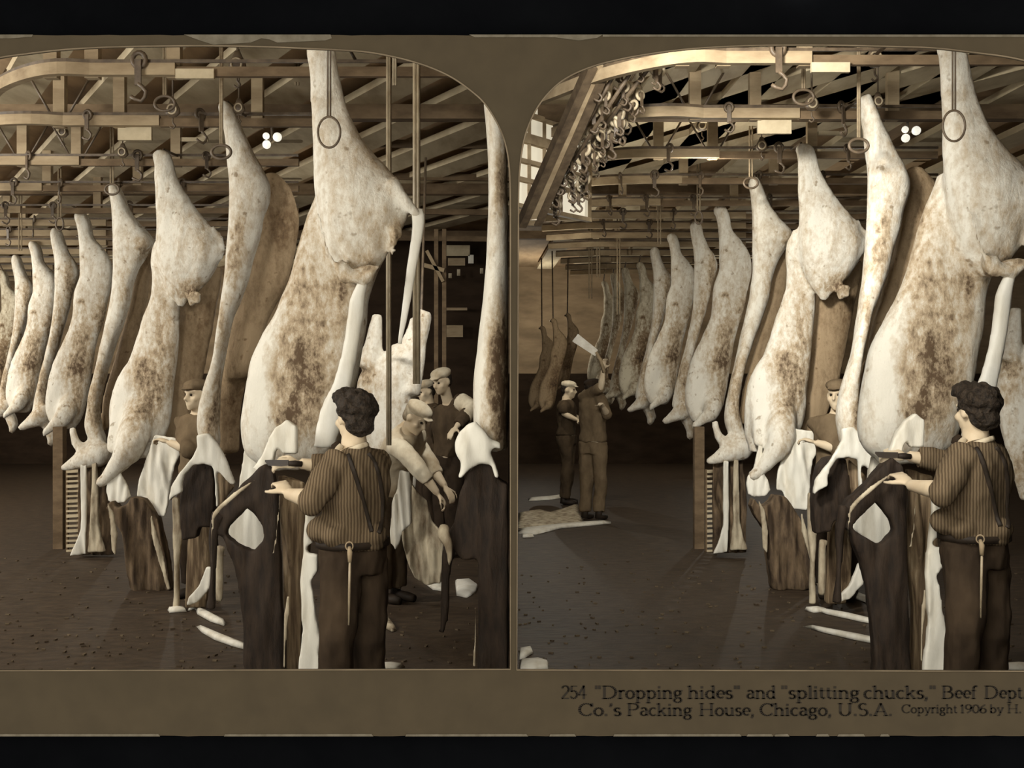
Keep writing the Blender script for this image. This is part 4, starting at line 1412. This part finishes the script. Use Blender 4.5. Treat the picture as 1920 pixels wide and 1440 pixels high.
def person(label, J, s=1.0, vox=.014, top='cloth_dark', legs='cloth_dark', cap=None, hair='hair', curlL=.5, curlR=.9, sleeve=(1.0, .1), group=None, topmat=None, bushy=False, nL=None, nR=None, extra_top=(), apron=None):
    root = thing('person', label, 'person', (J['pel'].x, J['pel'].y, 0), group)
    hf = frame(J['hface'])
    H = J['hea']

    def hp_(x, y, z):
        return H + hf @ (Vector((x, y, z)) * s)
    b = MB()
    b.rings(torso_rings(J, s, 0, -1, 1))
    b.tube([J['nek'] - (J['nek'] - J['che']).normalized() * .05 * s, J['nek'], hp_(0, -.01, -.05)], [.062 * s, .056 * s, .055 * s], 14)
    b.ball(hp_(0, -.012, .03), (.075 * s, .095 * s, .098 * s), rot=hf)
    b.ball(hp_(0, .03, -.04), (.06 * s, .068 * s, .074 * s), rot=hf)
    b.ball(hp_(0, .072, -.088), .026 * s)
    b.tube([hp_(0, .088, .03), hp_(0, .108, .0), hp_(0, .122, -.02), hp_(0, .1, -.03)], [.010 * s, .012 * s, .016 * s, .012 * s], 8)
    b.tube([hp_(-.05, .07, .036), hp_(-.025, .086, .04), hp_(.025, .086, .04), hp_(.05, .07, .036)], .012 * s, 8)
    b.tube([hp_(-.024, .086, -.054), hp_(0, .097, -.053), hp_(.024, .086, -.054)], .009 * s, 8)
    b.tube([hp_(-.02, .088, -.066), hp_(0, .096, -.067), hp_(.02, .088, -.066)], .009 * s, 8)
    for q in (-1, 1):
        b.ball(hp_(q * .078, -.008, -.002), (.011 * s, .021 * s, .033 * s), rot=hf)
        b.ball(hp_(q * .045, .06, -.02), .026 * s)
    for q, sh, el, wr, n_, curl in ((-1, 'sL', 'eL', 'wL', nL, curlL), (1, 'sR', 'eR', 'wR', nR, curlR)):
        S_, E, Wr = J[sh], J[el], J[wr]
        b.tube([J['che'].lerp(S_, .6) + Vector((0, 0, .02)), S_, S_.lerp(E, .45), E, E.lerp(Wr, .3), Wr], [.06 * s, .062 * s, .05 * s, .042 * s, .044 * s, .028 * s], 14)
        d = J.get('d' + wr[1], (Wr - E)).normalized()
        n = Vector(n_) if n_ else d.cross(UP).cross(d)
        hand(b, Wr + d * .01, d, n, q if n_ is None else q, s, curl)
    for q, hi, kn, an in ((-1, 'hL', 'kL', 'aL'), (1, 'hR', 'kR', 'aR')):
        Hh, K, A = J[hi], J[kn], J[an]
        b.tube([Hh + Vector((0, 0, .02)), Hh.lerp(K, .4), K, K.lerp(A, .3), A], [.092 * s, .08 * s, .058 * s, .056 * s, .036 * s], 14)
    part('body', fuse(b, vox, 3), M['skin'], root)
    for q in (-1, 1):
        e = MB()
        e.ball(hp_(q * .03, .082, .014), .0105 * s, 10, 7)
        part('eye', e, M['hair'], root)
    # shirt
    b = MB()
    b.rings(torso_rings(J, s, .022, .02, .53))
    for q, sh, el, wr, ln in ((-1, 'sL', 'eL', 'wL', sleeve[0]), (1, 'sR', 'eR', 'wR', sleeve[1])):
        S_, E, Wr = J[sh], J[el], J[wr]
        pts = [J['che'].lerp(S_, .55) + Vector((0, 0, .02)), S_, S_.lerp(E, .5), E]
        rr = [.075 * s, .08 * s, .072 * s, .066 * s]
        if ln > 0:
            b.ball(E, .067 * s)
        if ln > 0:
            pts.append(E.lerp(Wr, ln))
            rr.append(.056 * s)
        b.tube(pts, rr, 14)
    for c, r in extra_top:
        b.ball(c, r)
    sm = rough(fuse(b, vox, 2), .02 * s, (8, 8, 7), 3, .006, (24, 24, 18))
    shirt = part('shirt', sm, topmat or M[top], root)
    # trousers
    b = MB()
    b.rings(torso_rings(J, s, .022, -.2, .06))
    for hi, kn, an in (('hL', 'kL', 'aL'), ('hR', 'kR', 'aR')):
        Hh, K, A = J[hi], J[kn], J[an]
        b.tube([Hh + Vector((0, 0, .03)), Hh.lerp(K, .45), K, K.lerp(A, .5), A + Vector((0, 0, .02))], [.112 * s, .1 * s, .084 * s, .08 * s, .078 * s], 14)
    part('trousers', rough(fuse(b, vox, 2), .024 * s, (8, 8, 4), 5, .008, (20, 20, 14)), M[legs], root)
    for an in ('aL', 'aR'):
        A = J[an]
        f = Vector(J['face']).normalized()
        b = MB()
        b.tube([A + Vector((0, 0, .1)), A + Vector((0, 0, .03 - A.z + .02)) - f * .02, A + f * .1 + Vector((0, 0, .035 - A.z)), A + f * .17 + Vector((0, 0, .03 - A.z))], [.045 * s, .048 * s, .042 * s, .03 * s], 12)
        for i, v in enumerate(b.v):
            if v.z < 0.002:
                v.z = 0.002
        part('boot', b, M['leather'], root)
    # hair / cap
    b = MB()
    if bushy:
        b.ball(hp_(0, -.03, .05), (.098 * s, .112 * s, .098 * s), rot=hf)
        b.ball(hp_(0, -.07, -.01), (.078 * s, .06 * s, .078 * s), rot=hf)
        b.ball(hp_(0, .05, .105), (.086 * s, .066 * s, .05 * s), rot=hf)
        for q in (-1, 1):
            b.ball(hp_(q * .06, -.02, .05), (.032 * s, .07 * s, .055 * s), rot=hf)
        hm = rough(fuse(b, vox * .8, 1), .018, (26, 26, 26), 4, .006, (60, 60, 60))
    else:
        b.ball(hp_(0, -.03, .045), (.081 * s, .088 * s, .09 * s), rot=hf)
        b.ball(hp_(0, -.06, -.01), (.07 * s, .048 * s, .06 * s), rot=hf)
        hm = fuse(b, vox, 1)
    part('hair', hm, M[hair], root)
    if cap:
        b = MB()
        b.ball(hp_(0, -.005, .088), (.096 * s, .115 * s, .05 * s), rot=hf)
        b.ball(hp_(0, -.015, .062), (.084 * s, .1 * s, .035 * s), rot=hf)
        b.ball(hp_(0, .095, .06), (.06 * s, .05 * s, .009 * s), rot=hf)
        part('cap', fuse(b, vox * .8, 1), M[cap], root, 'flat cap')
    if apron:
        b = MB()
        f = Vector(J['face']).normalized()
        P, C = J['pel'], J['che']
        x = f.cross(UP)
        b.rings([[c + x * w_ * math.cos(a) + f * (.155 * s * abs(math.sin(a)) + o_) for a, o_ in [(math.pi * j / 12, 0.0) for j in range(13)] + [(math.pi * (12 - j) / 12, .012) for j in range(13)]]
                 for c, w_ in ((C + UP * .05, .1 * s), (C - UP * .1, .13 * s), (P + UP * .05, .19 * s), (P - UP * .2, .2 * s), (P - UP * .42, .2 * s))])
        part('apron', rough(b.mesh('apron'), .01, (8, 8, 4)), M[apron], root)
    return root, shirt


def drop(p, z=.085):
    return Vector((p.x, p.y, z))


# ---- the striped-shirt man in front
YM = 4.86
J = dict(pel=W(662, 1034, YM), che=W(665, 915, YM), nek=W(664, 838, YM), hea=W(664, 785, YM), sL=W(630, 872, 4.73), sR=W(703, 868, 5.0),
         eL=W(583, 936, 4.60), wL=W(540, 926, 4.76), eR=W(636, 880, 5.14), wR=W(563, 869, 5.08), hL=W(640, 1062, 4.79), hR=W(688, 1062, 4.93),
         kL=W(630, 1200, 4.70), kR=W(690, 1200, 4.86), face=(-.75, .66, 0), hface=(-.6, .8, -.05))
J['aL'], J['aR'] = drop(J['kL'] + Vector((0, .06, 0))), drop(J['kR'] + Vector((0, .08, 0)))
J['dL'] = W(512, 884, 4.92) - W(540, 926, 4.76)
J['dR'] = W(530, 868, 5.06) - W(563, 869, 5.08)
man, shirt = person('man in striped shirt and suspenders seen from behind, cutting at the nearest carcass in the left picture', J, .93, .0085, topmat=M['stripe'], legs='trouser_cloth', bushy=True, sleeve=(.12, .75),
                    nL=(.2, -.5, .8), nR=(0, -.6, .8), curlL=.45, curlR=.85, extra_top=[(W(606, 995, 4.76), (.075, .08, .07)), (W(625, 1005, 4.72), (.07, .06, .05)), (W(690, 1000, 4.84), (.08, .1, .06))])
mt = [v.co + man.location for v in shirt.data.vertices]
bv = BVHTree.FromPolygons(mt, [tuple(p.vertices) for p in shirt.data.polygons])
eye_ = Vector((0, 0, EYE))


def onto(px, py, lift=.004):
    d = (W(px, py, YM) - eye_).normalized()
    h = bv.ray_cast(eye_, d)
    return (h[0] - d * lift) if h[0] is not None else W(px, py, YM - .12)


for pts in ([(690, 850), (702, 868), (712, 900), (717, 940), (714, 985), (706, 1008)], [(652, 852), (662, 880), (678, 930), (692, 980), (700, 1008)]):
    m = MB()
    fine = [(p_.x, p_.y) for p_ in catmull(pts, 6)][:-3]
    m.tube([onto(x, y) for x, y in fine], .011, 8, flat=.45)
    part('suspender', m, M['leather'], man)
m = MB()
R = torso_rings(J, .93, .03, -.06, .05)
c0r = [(a + b_) / 2 for a, b_ in zip(R[0], R[1])]
up = Vector((0, 0, .018))
m.rings([[p + up * k for p in c0r] for k in (1.8, 3.6)])
part('belt', m, M['leather'], man, 'dark leather belt')
m = MB()
m.tube([W(641, 834, 4.80), W(634, 846, 4.8), W(640, 856, 4.8), W(652, 846, 4.78), W(672, 838, 4.76), W(690, 833, 4.8)], [.012, .02, .018, .012, .012, .012], 8, sub=3, flat=.6)
part('collar', m, M['cloth_pale'], man)
m = MB()
m.tube([W(635, 829, 4.85), W(630, 840, 4.84), W(622, 846, 4.84)], [.012, .026, .01], 8)
part('neckcloth', m, M['cloth_black'], man, 'dark neckerchief knot')
TURN = -.36
mr_ = twin(man, 4.84)
mr_.rotation_euler.z = TURN


def turned(o):
    r = twin(o, 4.84)
    q = Matrix.Rotation(TURN, 3, 'Z')
    base = Vector((mr_.location.x, mr_.location.y, 0))
    p = r.location - base
    r.location = base + q @ p
    r.rotation_euler.z = TURN


kn = thing('knife', 'dark-bladed skinning knife held out by the striped-shirt man in the left picture', 'knife', tuple(W(540, 870, 5.03)))
m = MB(); m.sm = False
a, b_ = W(541, 867, 5.03), W(497, 867, 5.0)
pr = [(0, .0), (0, .026), (.3, .030), (.85, .027), (1.0, .008), (1.0, 0.0)]
fr = [a.lerp(b_, t) + Vector((0, -.004, .012 - z_)) for t, z_ in pr]
bk = [p + Vector((0, .008, 0)) for p in fr]
m.add(fr + bk, [(0, 1, 2, 3, 4, 5), (11, 10, 9, 8, 7, 6)] + [(i, i + 6, (i + 1) % 6 + 6, (i + 1) % 6) for i in range(6)])
part('blade', m, M['blade_dark'], kn)
m = MB()
m.tube([W(541, 869, 5.03), W(553, 869, 5.045), W(566, 870, 5.06)], [.012, .015, .013], 10)
part('handle', m, M['leather'], kn)
turned(kn)
st = thing('sharpening_steel', 'thin sharpening steel hanging from the belt of the striped-shirt man in the left picture', 'tool', tuple(W(655, 1175, 4.66)))
m = MB(); m.tube([W(656, 1052, 4.64), W(655, 1110, 4.64), W(654, 1172, 4.64)], [.005, .006, .004], 8)
part('rod', m, M['iron_pale'], st)
m = MB(); m.tube([W(655, 1026, 4.66), W(656, 1036, 4.64), W(656, 1054, 4.64)], [.008, .012, .009], 8); m.torus(W(655, 1024, 4.66), .016, .018, .003)
part('handle', m, M['wood'], st)
turned(st)


def stand(px, Y, face, hface=None, head=(0, 720), sh=20, drop_=0, s=1.0, spread=.1):
    """upright joints for a person whose spine stands at image column px, distance Y"""
    f = Vector(face).normalized()
    r = f.cross(UP)
    x = W(px, 720, Y)
    o = Vector((x.x, Y, 0))
    g = lambda a, b, c: o + r * a * s + f * b * s + UP * c * s
    return dict(pel=g(0, 0, .95), che=g(0, 0, 1.28), nek=g(0, .0, 1.47), hea=g(0, .03, 1.61), sL=g(-.18, 0, 1.40), sR=g(.18, 0, 1.40), hL=g(-.09, 0, .9), hR=g(.09, 0, .9), kL=g(-spread, .02, .49), kR=g(spread, .02, .49),
                aL=g(-spread, -.02, .085), aR=g(spread, -.02, .085), eL=g(-.24, .02, 1.12), eR=g(.24, .02, 1.12), wL=g(-.2, .2, .95), wR=g(.2, .2, .95), face=f, hface=Vector(hface or face)), g


# ---- man whose face shows behind the second carcass
J, g = stand(374, 8.4, (-.45, -.9, 0), (-.55, -.83, -.05), s=.985)
J['eR'], J['wR'] = W(352, 842, 8.25), W(318, 830, 8.3)
J['eL'], J['wL'] = W(410, 850, 8.25), W(400, 880, 8.15)
pm, _ = person('man in a flat cap whose face shows beside the second carcass in the left picture', J, .985, .012, top='cloth_mid', legs='cloth_black', cap='cloth_mid', sleeve=(.1, .1))
twin(pm, 8.4, dz=.0)

# ---- two men at the back right of the left picture
J, g = stand(804, 12.0, (-.8, -.5, 0), (-.85, -.5, -.25), s=.99)
person('dark-clothed man in a pale cap, left of two at the back in the left picture', J, .99, .014, top='cloth_dark', legs='cloth_black', cap='cloth_pale', sleeve=(.5, .5))
J, g = stand(842, 10.4, (-.75, -.6, 0), (-.6, -.75, -.3), s=1.0)
J['hea'] = W(829, 716, 10.3)
J['eL'], J['wL'] = W(886, 766, 10.2), W(856, 800, 10.0)
J['sL'] = W(862, 752, 10.3)
pe, sh_ = person('capped man with a light raised sleeve, right of two at the back in the left picture', J, 1.0, .014, top='cloth_dark', legs='cloth_black', cap='cloth_pale', sleeve=(.9, .5))
m = MB()
m.tube([J['sL'], J['sL'].lerp(J['eL'], .5), J['eL'], J['eL'].lerp(J['wL'], .5)], [.088, .092, .085, .07], 14)
part('sleeve', rough(fuse(m, .014, 2), .008, (12, 12, 12)), M['cloth_pale'], pe, 'light shirt sleeve')

# ---- bent worker beside the striped-shirt man
J, g = stand(738, 8.2, (.75, -.5, 0), (.7, -.4, -.55), s=.97)
J['pel'] = W(728, 925, 8.35); J['che'] = W(752, 848, 8.25); J['nek'] = W(768, 806, 8.1); J['hea'] = W(779, 784, 8.0)
J['sL'], J['sR'] = W(776, 826, 8.4), W(744, 836, 8.0)
J['eR'], J['wR'] = W(786, 880, 7.85), W(820, 925, 7.85)
J['eL'], J['wL'] = W(806, 870, 8.25), W(834, 912, 8.1)
J['hL'], J['hR'] = J['pel'] + Vector((.07, .06, -.06)), J['pel'] + Vector((-.07, -.06, -.06))
J['kL'], J['kR'] = W(745, 1010, 8.3), W(718, 1010, 8.2)
J['aL'], J['aR'] = drop(J['kL']), drop(J['kR'])
person('worker in pale stained clothes bending forward beside the black hide in the left picture', J, .97, .012, top='cloth_pale', legs='cloth_dark', hair='hide_pale', cap='cloth_pale', sleeve=(.5, .5))

# ---- two men far left in the right picture
J, g = stand(1062, 14.9, (1, -.15, 0), (1, -.25, -.1), s=.99)
J['eR'], J['wR'] = W(1057, 776, 14.7), W(1082, 787, 14.55)
J['eL'], J['wL'] = W(1070, 778, 15.1), W(1092, 787, 15.0)
person('pale-capped man standing sideways with bare forearms, left of the raised cleaver in the right picture', J, .99, .016, top='cloth_dark', legs='cloth_dark', cap='cloth_pale', sleeve=(-1, -1), curlR=.6)
J, g = stand(1112, 13.2, (.55, .8, 0), (.8, .55, .15), s=.985)
J['nek'] = W(1111, 745, 13.2); J['hea'] = W(1112, 730, 13.2)
J['sR'], J['sL'] = W(1126, 746, 13.1), W(1094, 744, 13.3)
J['eL'] = W(1127, 726, 12.95); J['wL'] = W(1131, 694, 12.9)
J['eR'] = W(1138, 776, 12.95); J['wR'] = W(1131, 763, 12.8)
mr, _ = person('man in dark overalls raising a broad cleaver beside the far carcasses in the right picture', J, .985, .015, top='cloth_mid', legs='cloth_mid', cap='cloth_black', sleeve=(-1, .2))
cl = thing('cleaver', 'broad pale cleaver held high by the far man in the right picture', 'cleaver', tuple(W(1131, 690, 12.85)))
m = MB(); m.sm = False
poly = [(1073, 640), (1084, 626), (1121, 656), (1116, 668)]
fr = [W(x, y, 12.83) for x, y in poly]
bk = [p + Vector((0, .02, 0)) for p in fr]
m.add(fr + bk, [(3, 2, 1, 0), (4, 5, 6, 7)] + [(i, (i + 1) % 4, (i + 1) % 4 + 4, i + 4) for i in range(4)])
part('blade', m, M['steel'], cl)
m = MB(); m.tube([W(1117, 660, 12.84), W(1126, 675, 12.86), W(1133, 698, 12.88)], [.02, .022, .024], 8)
part('handle', m, M['wood'], cl)

# ================================================================== BACKGROUND OF EACH HALL
def post(px, y0, y1, Y, w, mat, label, tw=True, name='timber_post', dz=None):
    m = MB(); m.sm = False
    a, b_ = W(px, y0, Y), W(px, y1, Y)
    if y1 >= 1000 or b_.z < .12:
        b_.z = 0.0
    m.beam(b_, a, w, w)
    o = solo(name, m, M[mat], label, 'post')
    if tw:
        twin(o, Y, dz=0)


post(112, 800, 1042, 10.9, .1, 'wood_dark', 'dark square post standing left of the narrow ladder rack in the left picture')
lad = thing('ladder_rack', 'narrow ladder-like rack with pale rungs below the fourth carcass in the left picture', 'rack', (W(136, 1000, 10.7).x, 10.7, 0))
for sx in (126, 147):
    m = MB(); m.sm = False
    t_ = W(sx, 880, 10.7)
    m.beam((t_.x, 10.7, 0), t_, .02, .03)
    part('side_rail', m, M['wood_dark'], lad)
for k in range(17):
    m = MB(); m.sm = False
    m.beam(W(125, 884 + k * 9.3, 10.68), W(148, 883 + k * 9.3, 10.68), .02, .02 if k % 3 else .03)
    part('rung', m, M['board'], lad)
twin(lad, 10.7, dz=0)

# dark frame, plates and bits at the right of the left picture
m = MB(); m.sm = False
xa, xb = W(600, 0, 17).x, -0.06
m.box(((xa + xb) / 2, 17.2, HZ / 2), (xb - xa, .1, HZ))
struct('dark_backing', m, M['wall_dark'])  # added panel that keeps this part of the hall dark
fr_ = thing('timber_stand', 'dark timber stand of two posts and a bracket at the right of the left picture', 'frame', (W(826, 0, 13).x, 13.0, 0))
for px in (818, 833):
    m = MB(); m.sm = False
    t_ = W(px, 430, 13)
    m.beam((t_.x, 13, 0), t_, .05, .05)
    part('post', m, M['wood_dark'], fr_)
m = MB(); m.sm = False
m.beam(W(795, 497, 12.95), W(833, 507, 12.95), .03, .05)
m.beam(W(800, 470, 12.95), W(831, 528, 12.95), .03, .04)
part('bracket', m, M['wood'], fr_)
for k, yy in enumerate((212, 268, 330, 395, 445)):
    m = MB(); m.sm = False
    Yb = 9 + k * 1.5
    m.beam(W(640, yy, Yb), W(955, yy + 4, Yb), .05, .07)
    solo('cross_timber', m, M['wood_dark'], ORD[k] + ' dark cross timber from the top behind the rods at the upper right of the left picture', 'beam')


def plate(px0, px1, py0, py1, Y, mat, label):
    m = MB(); m.sm = False
    m.box(W((px0 + px1) / 2, (py0 + py1) / 2, Y), ((px1 - px0) * Y / F, .03, (py1 - py0) * Y / F))
    solo('wall_plate', m, M[mat], label, 'plate')


plate(837, 881, 460, 480, 16.9, 'board', 'pale oval-topped plate high on the dark panel at the right of the left picture')
plate(840, 872, 484, 498, 16.9, 'wood', 'brown plate just below the pale plate on the dark panel in the left picture')
plate(878, 888, 478, 494, 16.9, 'skin_white', 'small bright tag right of the brown plate on the dark panel in the left picture')
plate(835, 868, 610, 632, 16.9, 'wood', 'grey notice board low on the dark panel in the left picture')
plate(835, 876, 577, 582, 16.9, 'wood', 'thin horizontal batten above the grey notice board in the left picture')
for i, (x, y, w_, h_) in enumerate(((844, 517, 6, 9), (860, 511, 6, 12), (903, 508, 6, 10), (822, 388, 7, 26), (865, 420, 6, 14), (747, 283, 5, 6))):
    plate(x - w_ / 2, x + w_ / 2, y - h_ / 2, y + h_ / 2, 16.8, 'hide_pale', ('lowest left', 'lower middle', 'right', 'tall upper', 'upper', 'left')[i] + ' one of the small pale tags hanging before the dark panel in the left picture')

# ---- upper left of the right picture: window, sloping conveyor, trolleys
win = thing('window_1', 'bright window behind the sloping conveyor in the right picture', 'window', tuple(W(1015, 400, 9)))
del win['label']; del win['category']
win['kind'] = 'structure'
a0, a1 = (964, 8.6), (1105, 9.4)


def wp(t, py):
    px = a0[0] + (a1[0] - a0[0]) * t
    Y = a0[1] + (a1[1] - a0[1]) * t
    z = EYE + (CY - py) / F * 9.0
    p = W(px, 0, Y)
    return Vector((p.x, p.y, z))


ys = [188, 232, 276, 318, 352, 400]
ts = [0, .2, .4, .62, 1]
for i in range(5):
    for j in range(4):
        m = MB(); m.sm = False
        m.beam(wp(ts[j] + .01, (ys[i] + ys[i + 1]) / 2), wp(ts[j + 1] - .01, (ys[i] + ys[i + 1]) / 2), .012, (ys[i + 1] - ys[i] - 3) / F * 9.0)
        part('pane', m, M['pane'], win)
for y in ys:
    m = MB(); m.sm = False
    m.beam(wp(0, y) + Vector((0, -.03, 0)), wp(1, y) + Vector((0, -.03, 0)), .05, .035 if y != 276 else .08)
    part('glazing_bar', m, M['wood'], win)
for t in ts:
    m = MB(); m.sm = False
    m.beam(wp(t, 400) + Vector((0, -.03, 0)), wp(t, 188) + Vector((0, -.03, 0)), .03, .05)
    part('mullion', m, M['wood'], win)
cv = thing('sloping_conveyor', 'dark sloping conveyor beams descending from the top left of the right picture', 'conveyor', tuple(W(985, 405, 8.2)))
for dx_, w_, mt_ in ((0, .13, 'iron'), (17, .05, 'wood'), (30, .07, 'iron')):
    m = MB(); m.sm = False
    m.beam(W(1110 + dx_, 120, 6.95), W(978 + dx_, 420, 8.2), .06, w_ * .62, up=Vector((0, 1, 0)).cross(Vector((1, 0, 0))))
    part('beam', m, M[mt_], cv)
for k in range(9):
    t = k / 8
    m = MB(); m.sm = False
    m.beam(W(1108 - 125 * t, 130 + 280 * t, 7.0 + 1.15 * t), W(1138 - 125 * t, 130 + 280 * t, 7.0 + 1.15 * t), .03, .03)
    part('rung', m, M['iron_pale'], cv)
for k, (p_, q_) in enumerate((((1215, 130), (1060, 330)), ((1180, 140), (1030, 372)), ((1160, 125), (1010, 390)))):
    m = MB()
    m.tube([W(p_[0], p_[1], 7.0), W(q_[0], q_[1], 8.25)], .014, 8)
    part('rod', m, M['iron'], cv)
tp = thing('trolley_hook', 'small iron trolley with wheel and hook on the sloping conveyor in the right picture', 'trolley', tuple(W(1120, 150, 7.15)), 'iron trolleys on the sloping conveyor')
c = W(1120, 150, 7.15)
m = MB(); m.torus(c, .036, .036, .014, 14, 6)
part('wheel', m, M['iron_pale'], tp)
m = MB(); m.sm = False; m.box(c + Vector((0, -.02, -.04)), (.024, .01, .11))
part('strap', m, M['iron'], tp)
m = MB(); m.tube([c + Vector((0, -.02, -.09)), c + Vector((.03, -.02, -.12)), c + Vector((.01, -.02, -.15)), c + Vector((-.025, -.02, -.13))], .009, 6, sub=2)
part('hook', m, M['iron'], tp)
rr = random.Random(11)
n_ = 0
for k in range(64):
    t = rr.random()
    off = rr.uniform(.1, 1)
    px = 1150 - 150 * t + off * (95 - 30 * t)
    py = 112 + 270 * t + off * 10
    Y = 7.1 + 1.2 * t + rr.uniform(-.12, .12)
    if n_ == 0:
        n_ = 1
        continue
    o = place_copy(tp, tuple(W(px, py, Y)), tp['label'], rotz=rr.uniform(-.7, .7), scale=rr.uniform(.65, 1.2))
    if rr.random() < .35:
        o.children[0].data.materials[0]
# carcasses of another row, far left of the right picture
for i, (px, py, Y, sc, nm) in enumerate(((1037, 598, 16.2, .56, 'nearer of the two'), (1016, 612, 17.2, .54, 'farther of the two'), (1064, 588, 17.8, .5, 'dimmest'))):
    o = place_copy(c5, tuple(W(px, py, Y)), nm + ' small brown carcasses hanging far left above the capped man in the right picture' if i < 2 else 'dim small carcass far left between the two men in the right picture', scale=(sc * 1.05, sc, sc), group='second row of carcasses in the right picture')
    hk = [ch for ch in o.children if ch.name.startswith('hook')][0]
    bpy.data.objects.remove(hk)
    ORG[o] = W(px, py, Y)
    hook_part(o, px, py, Y, 14 * Y / F)
    nh = [ch for ch in o.children if ch.name.startswith('hook')][0]
    nh.data.transform(Matrix.Diagonal((1 / (sc * 1.05), 1 / sc, 1 / sc, 1)))
    for ch in o.children:
        if ch.name.startswith('body'):
            if i == 0:
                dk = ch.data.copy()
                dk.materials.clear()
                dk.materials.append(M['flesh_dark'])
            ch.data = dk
# pale skins heaped on the floor, left of the right picture
for pts, lb in (([(972, 962), (1005, 957), (1010, 968), (1060, 955), (1084, 946), (1086, 962), (1095, 975), (1090, 985), (1040, 990), (972, 992)], 'large pale skin heap on the floor in front of the two far men in the right picture'),
                ([(972, 994), (1040, 986), (1100, 981), (1146, 978), (1146, 982), (1100, 987), (1050, 992), (1005, 1003), (972, 1001)], 'long pale strip along the front of the skin heap in the right picture'),
                ([(990, 936), (1030, 934), (1062, 929), (1064, 933), (1030, 938), (992, 940)], 'thin pale strip behind the skin heap in the right picture'),
                ([(978, 1005), (1000, 1004), (1002, 1008), (980, 1009)], 'small pale scrap before the skin heap in the right picture')):
    floor_patch(pts, 'hide_pale' if 'heap on' in lb else 'skin_white', lb, False)
floor_patch([(974, 1222), (996, 1218), (1000, 1226), (985, 1235), (974, 1238)], 'skin_white', 'upper pale scrap in the lower left corner of the right picture', False)
floor_patch([(974, 1243), (1010, 1240), (1030, 1246), (1028, 1256), (974, 1262)], 'skin_white', 'lower bright scrap in the lower left corner of the right picture', False)

for o in list(bpy.data.objects):
    if o.parent is None and 'label' in o:
        L_ = o['label']
        if len(L_.replace('-', ' ').split()) > 16:
            L_ = L_.replace(' in the left picture', ', left picture').replace(' in the right picture', ', right picture').replace(' of the left picture', ', left picture').replace(' of the right picture', ', right picture')
            o['label'] = L_
            if len(L_.replace('-', ' ').split()) > 16:
                print('LONG', len(L_.split()), L_)
